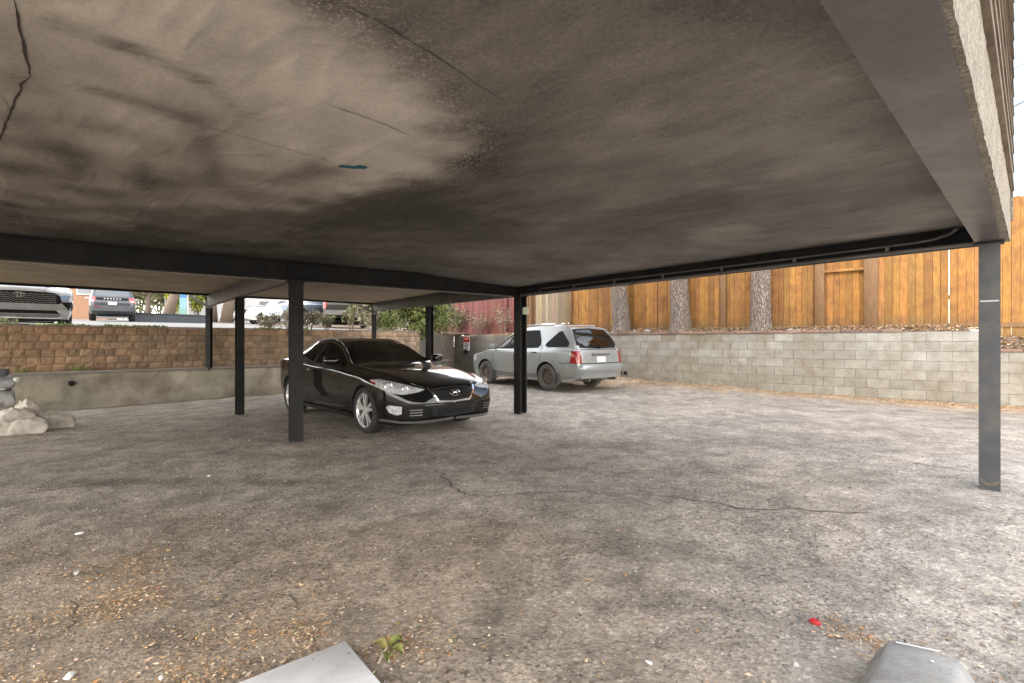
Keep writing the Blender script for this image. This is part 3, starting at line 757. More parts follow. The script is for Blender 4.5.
# beam over the two near posts (left), with bolted splice plate over the post
def splice(mb):
    n = V((AU.y, -AU.x, 0)); n = n if n.y < 0 else -n
    c = PL+n*.018
    mb.box((c.x, c.y, CZ+.91), (.22,.012,.19), 0, rot=math.atan2(AU.y, AU.x))
    for dx in (-.05,.05):
        for dz in (-.05,.0,.05):
            p = c+AU*dx+n*.008; mb.box((p.x, p.y, CZ+.91+dz), (.026,.014,.026), 0, rot=math.atan2(AU.y, AU.x))
ibeam(PC-AU*.05, AL, CZ+.79, ZC-.005, .13, M['steel'], extra=splice)
ibeam(PC, RI0+(PR-PC).normalized()*.04, CZ+.79, ZC-.085, .12, M['steel'])
# wide painted beam on the right, over the corner post
mb = MB()
for zb, zt in ((CZ+.79, CZ+.806),(CZ+.93, CZ+.945)):
    mb.box8([(RI0.x, RI0.y, zb),(RO0.x, RO0.y, zb),(RO1.x, RO1.y, zb),(RI1.x, RI1.y, zb),(RI0.x, RI0.y, zt),(RO0.x, RO0.y, zt),(RO1.x, RO1.y, zt),(RI1.x, RI1.y, zt)])
m0 = (RI0+RO0)/2; m1 = (RI1+RO1)/2; mb.bar(m0+V((0,0,CZ+.868)), m1+V((0,0,CZ+.868)), .02, .122)
b_ = mb.build('beam', M['beam'], bd); b_['label'] = 'wide grey painted steel beam running overhead on the right'
mb = MB(); mb.bar(RI0+V((0,0,CZ+1.0)), RI1+V((0,0,CZ+1.0)), .03, .11); mb.build('beam_packing', M['dark'], bd)
# cross beams of the rear bays
def xbeam(a, b, za, zb_, dep=.25, w=.09):
    mb = MB(); a = V(a); b = V(b); s = (b-a).normalized().cross(V((0,0,1)))*w/2
    mb.box8([a-s+V((0,0,za)), a+s+V((0,0,za)), b+s+V((0,0,zb_)), b-s+V((0,0,zb_)), a-s+V((0,0,za+dep)), a+s+V((0,0,za+dep)), b+s+V((0,0,zb_+dep)), b-s+V((0,0,zb_+dep))])
    o = mb.build('cross_beam', M['dbeam'], bd); bevel(o, .008, 1); return o
xbeam(PL+(P4-PL).normalized()*.1, P4+(P4-PL).normalized()*.0, CZ+.79, CZ+.79)
xbeam(PC+(P5-PC).normalized()*.1, P5, CZ+.79, CZ+.84)
mb = MB(); mb.bar(EL_+V((0,0,CZ+1.05)), P5+(P5-EL_).normalized()*.12+V((0,0,CZ+1.05)), .05, .05); mb.build('edge_angle', M['steel'], bd)
n = V((-AU.y, AU.x, 0)); n = n if n.y > 0 else -n
mb = MB(); mb.bar(PC+n*.075+V((0,0,CZ+.795)), AL+n*.075+V((0,0,CZ+.795)), .018, .022); mb.build('lit_lip_strip', M['lit_lip'], bd)  # added pale strip, painting in the lit lower edge behind the beam

def post(p, ztop, face, w=.155, d=.155, zb=None, plate=True, extra=None, tf=.012, mt=None):
    """wide flange column; face = unit vector normal to the flanges"""
    z0 = (ground_z(p.x, p.y) if zb is None else zb)-.03
    mb = MB(); f = V(face).normalized(); s = V((-f.y, f.x, 0)); h = ztop-z0; zc = (ztop+z0)/2
    for k in (-1, 1):
        c = p+f*k*(d/2-tf/2); mb.box((c.x, c.y, zc), (w, tf, h), 0, ax=(s, f, V((0,0,1))))
    mb.box((p.x, p.y, zc), (.012, d-2*tf-.002, h), 0, ax=(s, f, V((0,0,1))))
    o = mb.build('steel_post', mt or M['steel'], bd)
    if plate:
        mb = MB(); mb.box((p.x, p.y, ztop+.006), (w*1.35, d*1.35, .012), 0, ax=(s, f, V((0,0,1)))); q = mb.build('cap_plate', M['steel'], None); q.parent = o; q.data.transform(Matrix.Translation(-V(bd['_o'])))
    return o
def vis(p): return -V((p.x, p.y, 0)).normalized()
pr = post(PR, CZ+.778, (-.690,-.724,0), w=.126, d=.12, mt=M['steelr']); pr['label'] = 'blue grey steel post on the right with a white scratch across it'
def sub(parent, mb, name, mt):
    q = mb.build(name, mt); q.parent = parent; q.data.transform(Matrix.Translation(-V(bd['_o']))); return q
fv = V((-.690,-.724,0)).normalized(); sv = V((-fv.y, fv.x, 0))
mb = MB(); c = PR+fv*.0615; z = W(0,302,4.).z
mb.box((c.x, c.y, z), (.11,.003,.011), 0, ax=(sv, fv, V((0,0,1)))); sub(pr, mb, 'paint_scratch', mat('scratch', (.55,.55,.56), rough=.7))
gr = ground_z(PR.x, PR.y); mb = MB()
for k in range(8):
    a = -.05+.10*k/7; b = .028*math.sin(math.pi*k/7)
    c2 = PR+fv*.0625+sv*a; mb.box((c2.x, c2.y, gr+.075-b), (.022,.004,.02), 0, ax=(sv, fv, V((0,0,1))))
sub(pr, mb, 'rust_mark', M['rust'])
post(PL, CZ+.778, vis(PL)+V((.12,0,0)), w=.165, d=.15)
pc = post(PC, CZ+.778, (-.72,-.69,0), w=.155, d=.15)
mb = MB(); c = PC+V((.095,-.10,0)); mb.box((c.x, c.y, W(0,311.5,8.7).z), (.11,.07,.13), 0, rot=.15); jb = sub(pc, mb, 'junction_box', mat('box_enamel', (.48,.50,.40), rough=.5)); bevel(jb, .008)
mb = MB(); mb.tube([(c.x+.01, c.y, W(0,315,8.7).z), (c.x+.01, c.y, .1)], .014, 8, 0); mb.tube([(c.x+.01, c.y, W(0,308,8.7).z), (c.x+.01, c.y, CZ+.8)], .014, 8); sub(pc, mb, 'conduit', M['steel'])
post(P3, CZ+.778, vis(P3)+V((.5,0,0)), w=.12, d=.12)
post(P6, CZ+.778, (-.5,-.86,0), w=.13, d=.13)
for p, ln_ in ((P4, CZ+1.02), (P5, CZ+1.02)):
    o = post(p, ln_, (0,-1,0), w=.105, d=.10, zb=CZ-.62 if p is P4 else CZ-.1, plate=False)
    mb = MB(); mb.bar(p+V((-.02,-.06,CZ+.80)), p+V((-.42,-.05,CZ+1.04)), .02, .05); mb.box((p.x+.05, p.y-.08, CZ+.83), (.13,.012,.17)); sub(o, mb, 'bracket', M['dbeam'])
# conduits clipped along the right hand rear beam
nb = (PR-PC).normalized().cross(V((0,0,1))); nb = nb if nb.dot(V((-.7,-.7,0))) > 0 else -nb
def along(t, off, z): p = PC.lerp(RI0, t)+nb*off; return V((p.x, p.y, CZ+z))
mb = MB()
tt = list(np.linspace(.02, .955, 24))
mb.tube([along(t, .075, .800+.004*math.sin(t*9)) for t in tt]+[along(.985, .085, .80), along(1.0,.10,.80)], .017, 8)
mb.tube([along(t, .045, .868+.004*math.sin(t*7)) for t in np.linspace(.1, .93, 20)]+[along(.955,.06,.876), along(.975,.10,.90), along(.985,.16,.93)], .013, 8)
for t in np.linspace(.1, .9, 7):
    p = along(t, .06, .825); mb.box(tuple(p), (.03,.03,.07), 0, rot=.8)
mb.build('conduit', mat('conduit', (.20,.19,.18), (.12,.115,.11), rough=.45, metal=.5), bd, smooth=False)

# facade above: stucco band and horizontal siding
ZT = CZ+7.2
Q = [V(q+(0,)) for q in ((4.00,3.985),(.38,9.0),(-3.8,14.25),(-12.3,6.5),(-8.95,1.75),(-.66,-.475))]
ctr = sum(Q, V((0,0,0)))/6
for k in range(6):
    a, b = Q[k], Q[(k+1) % 6]; zb = CZ+(.80 if k == 5 else (.96 if k == 0 else 1.08)); zs = CZ+1.197
    d = (b-a); L = d.length; d.normalize(); nn = V((d.y, -d.x, 0)); nn = nn if nn.dot((a+b)/2-ctr) > 0 else -nn
    mb = MB(); ny = 10; nx = max(2, int(L/.05)) if k == 5 else int(L/.5)
    rows = []
    for i in range(nx+1):
        r = []
        for j in range(ny+1):
            z = lerp(zb, zs, j/ny); p = a+d*L*i/nx; e = (.004*fbm(p.x*4+p.y*4, z*6, 3, 5)) if k == 5 else 0
            r.append(p+nn*(e-.02)+V((0,0,z-(0.0 if j else .006*abs(fbm(p.x*6, p.y*6, 2, 3))))))
        rows.append(r)
    mb.grid(rows); mb.grid([[r[0] for r in rows], [r[0]-nn*.05 for r in rows]])
    mb.build('stucco_band', M['stucco'], bd, smooth=False)
    mb = MB(); z = zs; q = random.Random(k)
    while z < ZT:
        kk = q.uniform(.7,1.1); mb.col = (kk, kk, kk)
        p = [a+nn*.005+V((0,0,z)), b+nn*.005+V((0,0,z)), b-nn*.004+V((0,0,z+.16)), a-nn*.004+V((0,0,z+.16))]
        mb.poly(p); mb.poly([a+nn*.005+V((0,0,z)), b+nn*.005+V((0,0,z)), b-nn*.03+V((0,0,z)), a-nn*.03+V((0,0,z))]); z += .15
    mb.col = (1,1,1); mb.build('siding', M['siding'], bd, fix=False)
mb = MB(); mb.poly([q+V((0,0,ZT)) for q in Q]); mb.poly([q+(ctr-q)*.02+V((0,0,CZ+1.25)) for q in Q]); mb.build('roof', M['roof'], bd)

# ================================================================== things on the ground near the camera
def gpz(px, py, dz):
    z = 0.03
    for _ in range(8):
        Y = (CZ-z-dz)*500/(py-342); X = (px-512)/500*Y; z = ground_z(X, Y)
    return V((X, Y, z))
def gz(px, py): p = gp(px, py); return V((p.x, p.y, ground_z(p.x, p.y)))
# white board
a = gpz(345,641,.03); e1 = gpz(245,683,.03)-a; e1.z = 0; e1.normalize(); e2 = V((e1.y*-1, e1.x, 0)); e2 = e2 if e2.x > 0 else -e2
bo = thing('white_board', a, 'flat white painted board lying on the ground, one corner pointing into the lot', 'board')
mb = MB(); z0 = a.z+.010
P = [a, a+e2*.52, a+e2*.52+e1*.95, a+e1*.95]
mb.box8([V((p.x, p.y, z0)) for p in P]+[V((p.x, p.y, z0+.02)) for p in P]); q = mb.build('panel', M['white'], bo); bevel(q, .002, 1)
for px, py, L, an in ((318,656,.012,.2),(326,655,.01,.1),(313,669,.006,1),(349,662,.014,.8)):
    mb = MB(); p = gz(px, py); mb.box((p.x, p.y, z0+.021), (L, .003, .001), 0, rot=an); mb.build('scuff_mark', M['signdark'], bo)
# wheel stop
a = gpz(928,640,.13); ws = thing('wheel_stop', a, 'worn grey concrete wheel stop at the bottom right, its end facing the lot', 'wheel stop')
mb = MB(); D = V((-.722,-.692,0)); S_ = V((.692,-.722,0)); a0 = a-D*.0
rows = []
for i in range(26):
    t = -.0+1.7*i/25; sh = .75 if i == 0 else (.93 if i == 1 else 1)
    row = []
    for (u, z) in ((-.165,-.02),(-.15,.05),(-.105,.118),(-.085,.128),(.0,.131),(.085,.127),(.105,.117),(.15,.05),(.165,-.02)):
        zz = z*(sh if z > 0 else 1)+.004*fbm(u*9, t*4, 2, 3); uu = u*(.94 if i == 0 else 1)
        p = a0+D*(t+(.05 if i == 0 else 0))+S_*uu; tt_ = -z*.25 if i == 0 else 0
        row.append((p.x-D.x*tt_, p.y-D.y*tt_, a.z+zz))
    rows.append(row)
ids = mb.grid(rows); mb.face(ids[0]); mb.face(ids[-1][::-1]); w_ = mb.build('block', M['stop'], ws, smooth=False); smoothish(w_, 28)
mb = MB()
for t, u, L, an, wd in ((.09,-.02,.13,.35,.006),(.16,.03,.01,0,.008)):
    p = a0+D*t+S_*u; mb.box((p.x, p.y, a.z+.1325), (L, wd, .001), 0, rot=math.atan2(S_.y, S_.x)+an)
mb.build('chip_mark', M['whitep'], ws)
# litter: leaves, chips and grit
lq = random.Random(21); mb = MB()
LC = [(.58,.38,.22),(.70,.50,.32),(.46,.28,.15),(.62,.46,.30),(.38,.25,.15),(.78,.64,.46),(.55,.32,.12)]
def chip(mb, x, y, s, col, q, lift=.003):
    a = q.uniform(0, 6.28); e = q.uniform(.25,.6); z = ground_z(x, y)+lift; c, sn = math.cos(a), math.sin(a); mb.col = col
    def P(u, v, h): return (x+(u*c-v*sn)*s, y+(u*sn+v*c)*s, z+h*s)
    k = q.uniform(.0,.35); t = q.uniform(-.2,.2)
    i = [mb.vert(P(-.5,0,k*.5+abs(t))), mb.vert(P(-.1,-e/2,.1+max(0, t))), mb.vert(P(.5,0,k)), mb.vert(P(.05,e/2,.1+max(0, -t)))]
    mb.face((i[0], i[1], i[2])); mb.face((i[0], i[2], i[3]))
cnt = 0; tries = 0
while cnt < 17000 and tries < 500000:
    tries += 1
    x, y = lq.uniform(-3.8, 3.4), 1.55+lq.random()**1.3*5.2
    if lq.random() < litter_density(x, y)**2.2*1.1+.010:
        chip(mb, x, y, lq.choice((.006,.009,.012,.016,.022)) if lq.random() < .97 else lq.uniform(.022,.04), jit(lq.choice(LC), .3, lq), lq); cnt += 1
cnt = 0
while cnt < 11000:
    t, e = lq.uniform(-5, 13), abs(lq.gauss(0, .75)); p = K0+KD*t-KN*(e+.01)
    if e < 3 and lq.random() < litter_density(p.x, p.y)*1.2:
        chip(mb, p.x, p.y, lq.uniform(.02,.06), jit(lq.choice(LC), .3, lq), lq, .005); cnt += 1
mb.col = (1,1,1); l = mb.build('leaf_litter', M['leaf'], fix=False); tag(l, 'dry brown leaves and chips scattered over the asphalt', kind='stuff')
mb = MB()
for _ in range(5200):
    x, y = lq.uniform(-4.5, 4.5), 1.5+lq.random()**1.6*6.5; s = lq.uniform(.003,.009)*(1+.1*y)
    k = lq.choice((.10,.16,.26,.40,.55)); mb.col = (k, k*.93, k*.85); z = ground_z(x, y)
    v = [mb.vert((x+s*lq.uniform(.6,1)*math.cos(a), y+s*lq.uniform(.6,1)*math.sin(a), z)) for a in (0,1.4,2.9,4.4)]; tpt = mb.vert((x, y, z+s*lq.uniform(.5,.9)))
    for i in range(4): mb.face((v[i], v[(i+1) % 4], tpt))
mb.col = (1,1,1); l = mb.build('gravel', M['leaf'], fix=False); tag(l, 'fine loose grit on the asphalt', kind='stuff')
# soil bank litter and stones
mb = MB()
for _ in range(2600):
    t = lq.uniform(-5, 12); e = lq.uniform(.16,.85); p = K0+KD*t+KN*e; z = zbank(t, e); s = lq.uniform(.02,.07); mb.col = jit(lq.choice(LC), .3, lq)
    a = lq.uniform(0, 6.28); c, sn = math.cos(a)*s, math.sin(a)*s; mb.poly([(p.x-c, p.y-sn, z+.02), (p.x+sn*.5, p.y-c*.5, z+.05), (p.x+c, p.y+sn, z+.03), (p.x-sn*.5, p.y+c*.5, z+.045)])
mb.col = (1,1,1); l = mb.build('bank_litter', M['leaf'], fix=False); tag(l, 'dead leaves and twigs covering the soil bank above the block wall', kind='stuff')
def rock(name, p, s, mt, label, cat, group=None, flat=.6, seed=0):
    bm = bmesh.new(); bmesh.ops.create_icosphere(bm, subdivisions=2, radius=1)
    for v in bm.verts:
        k = 1+.35*noise.noise(v.co*1.3+V((seed*3.1, 0, 0))); v.co = V((v.co.x*s[0]*k, v.co.y*s[1]*k, v.co.z*s[2]*k))
    me = bpy.data.meshes.new(name); bm.to_mesh(me); bm.free(); me.materials.append(mt); o = bpy.data.objects.new(name, me); COL.objects.link(o); o.location = p
    o.rotation_euler = (0, 0, seed*1.7); return tag(o, label, cat, group)
M['stone'] = mat('stone', (.33,.31,.29), (.22,.21,.2), scale=9, rough=.9, bump=.4)
M['scrap'] = mat('scrap', (.72,.71,.69), (.6,.59,.56), scale=30, rough=.6, bump=.3)
for i, (px, py, s, mt, lb) in enumerate([(70,677,.028,'scrap','crumpled white scrap at the very bottom left'),(80,535,.028,'scrap','pale flattened scrap among the leaves on the left'),
        (77,574,.022,'scrap','pale chip below the flattened scrap on the left'),(207,549,.02,'stone','light pebble on dark asphalt, middle left'),(161,679,.016,'scrap','small white chip left of the white board'),
        (209,478,.02,'scrap','white speck on the dark asphalt in front of the left posts'),(649,662,.016,'scrap','cream chip on the bare asphalt at the bottom centre'),(796,668,.018,'scrap','bluish white chip left of the wheel stop')]):
    p = gz(px, py); rock('litter_scrap', (p.x, p.y, p.z+s*.2), (s, s*.6, s*.3), M[mt], lb, 'litter', 'pale scraps on the asphalt', seed=i+1)
p = gz(815,624); rock('red_petal', (p.x, p.y, p.z+.008), (.026,.018,.013), mat('red_petal', (.50,.02,.025), (.4,.015,.02), rough=.5), 'small crumpled red scrap on the pavement near the wheel stop', 'litter', seed=3)
# sprig of green leaves by the board
sp = gz(388,660); sg = thing('leaf_sprig', sp, 'fallen sprig of yellow green leaves beside the white board', 'leaf')
mb = MB(); mb.tube([gz(378,668)+V((0,0,.01)), gz(386,658)+V((0,0,.03)), gz(392,649)+V((0,0,.02))], [.0035,.003,.002], 6); mb.build('stem', mat('pale_stem', (.55,.48,.40)), sg)
mb = MB()
for (px, py, a, L, c) in ((381,655,2.6,.07,(.30,.27,.08)),(394,652,.6,.07,(.26,.27,.07)),(396,660,-.6,.075,(.24,.27,.07)),(388,666,-1.4,.07,(.20,.24,.06)),(386,649,1.9,.05,(.45,.30,.14)),(392,669,-1.0,.04,(.38,.25,.12)),(397,649,.9,.05,(.2,.25,.06))):
    c0 = gz(px, py); mb.col = c; dd = V((math.cos(a), math.sin(a), 0)); ss = V((-dd.y, dd.x, 0)); rows = []
    for i in range(6):
        u = i/5; wd = math.sin(math.pi*min(.97, u*.95+.03))**.8*.30*L; h = .012+.028*math.sin(u*2.6)
        rows.append([c0+dd*L*(u-.5)-ss*wd+V((0,0,h+.012)), c0+dd*L*(u-.5)+V((0,0,h)), c0+dd*L*(u-.5)+ss*wd+V((0,0,h+.012))])
    mb.grid(rows)
mb.col = (1,1,1); mb.build('leaf', M['leaf'], sg, smooth=True)

# ================================================================== sandbags and wrapped pile, left
def sack(name, c, dims, rz, label, mt='bag', group=None, tilt=(0,0), seed=0, sag=.25, neck=None, cat='sandbag', folds=1):
    bm = bmesh.new(); L, Wd, H = [d/2 for d in dims]; n = 30; G_ = {}
    for side in (1, -1):
        for i in range(n+1):
            for j in range(n+1):
                edge = i in (0, n) or j in (0, n)
                if edge and side < 0: G_[side, i, j] = G_[1, i, j]; continue
                u, v = -1+2*i/n, -1+2*j/n
                h = (max(0, (1-u**4))*max(0, (1-v**4)))**.5
                n1 = noise.fractal(V((u*1.4+seed, v*1.4, side*.6)), 1, 2, 4)
                rim = max(abs(u), abs(v)); wr = math.sin((v*9 if abs(u) > abs(v) else u*9)+3*n1+seed)*max(0, rim-.35)*.22*folds
                z = side*H*h*(1+.30*n1+wr)+H*.10*math.sin(u*5+v*4+seed)*folds
                z -= sag*H*1.1*max(0, abs(u)-.3)**1.5
                pin = 1-.12*(1-v*v)*abs(u)**3*0-.10*(1-abs(v))*max(0, abs(u)-.8)/.2
                G_[side, i, j] = bm.verts.new((u*L*pin*(1+.05*n1), v*Wd*(1-.13*(1-abs(u)))*(1+.06*n1), max(z, -H*.85)))
        for i in range(n):
            for j in range(n):
                q4 = [G_[side, i, j], G_[side, i+1, j], G_[side, i+1, j+1], G_[side, i, j+1]]
                bm.faces.new(q4 if side > 0 else q4[::-1])
    me = bpy.data.meshes.new(name); bm.to_mesh(me); bm.free(); me.materials.append(M[mt]); me.polygons.foreach_set('use_smooth', [True]*len(me.polygons))
    o = bpy.data.objects.new(name, me); COL.objects.link(o); o.location = c; o.rotation_euler = (tilt[0], tilt[1], rz)
    return tag(o, label, cat, group)
G = 'sandbags heaped beside the low wall'
ang = math.atan2(UA.y, UA.x)
def sp_(px, py, Y): return W(px, py, Y)
def gy(px, py): p = gp(px, py); return p
K_ = .70
b1 = gp(42,430); sack('sandbag', (b1.x, b1.y+.22, .10), (.50,.26,.27), ang-.05, 'pale grey sandbag at the right end of the heap, slumped down on its right', tilt=(0,.30), group=G, seed=1, sag=.5, folds=.5)
b2 = gp(26,434); sack('sandbag', (b2.x, b2.y+.04, .10), (.42,.26,.23), ang-.02, 'plump square cornered sandbag in the front row of the heap', group=G, seed=5, sag=.05, folds=.6)
b3 = gp(17,432); o = sack('sandbag', (b3.x, b3.y+.16, .25), (.25,.25,.36), ang+.5, 'upright sandbag gathered and tied at the neck, behind the front bag', group=G, seed=9, folds=.9, tilt=(.1,-.15))
mb = MB(); mb.tube([V((.0,-.02,.10)), V((.0,-.10,.02)), V((.05,-.19,-.10)), V((.10,-.22,-.18))], [.03,.013,.024,.010], 8); mb.tube([V((.0,-.02,.10)), V((.02,-.10,.01)), V((.11,-.19,-.06)), V((.17,-.20,-.13))], [.016,.011,.018,.007], 8)
mb.build('tied_neck', M['bag'], o, smooth=True)
b4 = gp(0,436); sack('sandbag', (b4.x-.02, b4.y+.05, .09), (.40,.28,.21), ang-.2, 'lowest sandbag at the left edge of the picture, half cut off by it', group=G, seed=13, folds=1)
sack('sandbag', (b4.x-.02, b4.y+.25, .25), (.38,.28,.20), ang+.2, 'rumpled sandbag lying on top of the lowest left one', group=G, seed=17, folds=.7)
pc_ = W(4,398,7.75)
sack('wrapped_bundle', (pc_.x-.10, pc_.y, .44), (.40,.36,.30), ang, 'silvery plastic wrapped bundle stacked above the sandbags', 'plastic', seed=21, cat='bundle', folds=1.1)
sack('wrapped_bundle', (pc_.x-.12, pc_.y+.02, .68), (.40,.34,.20), ang, 'crumpled grey plastic bundle under the black tray', 'plastic', seed=25, cat='bundle', folds=1.1)
tb = thing('white_tube', (pc_.x, pc_.y-.18, .60), 'long white rolled tube lying across the wrapped bundles', 'tube')
mb = MB(); mb.tube([V((pc_.x-.5, pc_.y-.36, .555)), V((pc_.x-.02, pc_.y-.20, .585)), V((pc_.x+.16, pc_.y-.15, .60))], [.026,.024,.016], 10); mb.build('roll', M['scrap'], tb, smooth=True)
tr_ = thing('black_tray', (pc_.x-.15, pc_.y, .78), 'dark battered plastic tray on top of the wrapped pile', 'tray')
mb = MB(); c = V((pc_.x-.16, pc_.y, .80))
mb.box(c, (.30,.22,.02), 0, rot=.6)
for k in range(4):
    a = .6+k*math.pi/2; d = V((math.cos(a), math.sin(a), 0)); L = .15 if k % 2 == 0 else .11; w_ = .22 if k % 2 == 0 else .30
    mb.box(c+d*L+V((0,0,.045)), (.015, w_, .09), 0, rot=a)
mb.build('tray', mat('dark_tray', (.04,.045,.055), rough=.5), tr_)
pp = W(17,380,7.8); rock('white_rag', (pp.x, pp.y, pp.z), (.045,.04,.035), M['scrap'], 'small white rag caught at the corner of the wrapped pile', 'rag', seed=4)

# ================================================================== sign
sc = K0+KD*( (lambda r: (r*K0.y-K0.x)/(KD.x-r*KD.y))((467-512)/500) )
sn = thing('parking_sign', V((sc.x, sc.y, CZ)), 'small red and white warning sign fixed to the dark end of the block wall', 'sign')
Ys = sc.y; kx = Ys/500; rz = math.atan2(KD.y, KD.x)
pz = lambda y: CZ+(342-y)*kx
c = sc-KN*.02; mb = MB(); mb.box((c.x, c.y, (pz(336.8)+pz(351))/2), (.33,.012,(351-336.8)*kx), 0, rot=rz); mb.build('plate', M['whitep'], sn)
c = sc-KN*.03; mb = MB(); mb.box((c.x, c.y, (pz(337.2)+pz(342.6))/2), (.31,.006,(342.6-337.2)*kx), 0, rot=rz); mb.build('red_panel', M['signred'], sn)
mb = MB(); c2 = sc-KN*.037
for u in (-.05,.05): mb.box((c2.x+KD.x*u, c2.y+KD.y*u, pz(339.3)), (.045,.004,.07), 0, rot=rz+0, ax=(KD*math.cos(.5*(1 if u < 0 else -1))+V((0,0,1))*math.sin(.5*(1 if u < 0 else -1)), KN, (-KD*math.sin(.5*(1 if u < 0 else -1))+V((0,0,1))*math.cos(.5))))
mb.build('white_mark', M['whitep'], sn)
mb = MB(); c = sc-KN*.03
for u, y, a, b in ((-.06,346.4,.07,.05),(.055,346.0,.06,.06),(0,344.4,.2,.02),(0,348.6,.16,.02)): mb.box((c.x+KD.x*u, c.y+KD.y*u, pz(y)), (a,.004,b), 0, rot=rz)
mb.build('dark_mark', M['signdark'], sn)
mb = MB(); c = sc-KN*.04; mb.lathe([(0,-.0),(.09,.0),(.10,.03),(.07,.06),(0,.06)], (c.x, c.y, pz(352)), 'y', 14); mb.build('fitting', M['black'], sn)

trunk_tree(621, 15.2, 18.5, 'leftmost bare trunk before the orange fence, leaning slightly left', lean=-.35, seed=1)
trunk_tree(680.5, 14.2, 20.5, 'middle bare trunk before the orange fence, wide at the foot', lean=-.12, seed=2)
trunk_tree(761, 12.85, 20.5, 'paler scaly trunk before the orange fence, the rightmost one', lean=0.05, seed=3)
for i, (px, t0, s) in enumerate([(643,.0,.13),(630,.0,.10),(608,0,.1),(612,0,.07),(788,0,.10),(795,0,.07)]):
    p = W(px, 327, 14.3 if px < 700 else 12.4); r = (px-512)/500; t = (r*K0.y-K0.x)/(KD.x-r*KD.y); p = K0+KD*t+KN*.35
    rock('bank_stone', (p.x, p.y, zbank(t, .35)+s*.25), (s, s*.7, s*.6), M['stone'], ['grey stone between the first two trunks','small stone touching the foot of the leftmost trunk','stone left of the leftmost trunk','pebble left of the leftmost trunk','stone right of the palest trunk','smaller stone just left of the gate post'][i], 'stone', 'stones on the soil bank', seed=i)
# ================================================================== vehicles
def pchip(pts):
    """monotone cubic through (x, y) points sorted by x"""
    pts = sorted(pts); X = np.array([p[0] for p in pts], float); Y = np.array([p[1] for p in pts], float)
    h = np.diff(X); d = np.diff(Y)/h; m = np.zeros(len(X))
    for i in range(1, len(X)-1):
        if d[i-1]*d[i] > 0: w1 = 2*h[i]+h[i-1]; w2 = h[i]+2*h[i-1]; m[i] = (w1+w2)/(w1/d[i-1]+w2/d[i])
    m[0] = d[0]; m[-1] = d[-1]
    def f(x):
        x = min(max(x, X[0]), X[-1]); i = min(max(int(np.searchsorted(X, x))-1, 0), len(h)-1)
        t = (x-X[i])/h[i]; a, b = Y[i], Y[i+1]
        return float((1+2*t)*(1-t)**2*a+t*(1-t)**2*h[i]*m[i]+t*t*(3-2*t)*b+t*t*(t-1)*h[i]*m[i+1])
    return f
def catmull(P, n):
    out = []; L = len(P)
    for i in range(L-1):
        p0 = P[max(i-1, 0)]; p1 = P[i]; p2 = P[i+1]; p3 = P[min(i+2, L-1)]
        k = n[i]
        for j in range(k):
            t = j/k
            out.append(tuple(.5*((2*b)+(-a+c)*t+(2*a-5*b+4*c-d)*t*t+(-a+3*b-3*c+d)*t**3) for a, b, c, d in zip(p0, p1, p2, p3)))
    out.append(P[-1]); return out
def bez(P, n):  # mixed straight/rounded section
    return catmull(P, n)
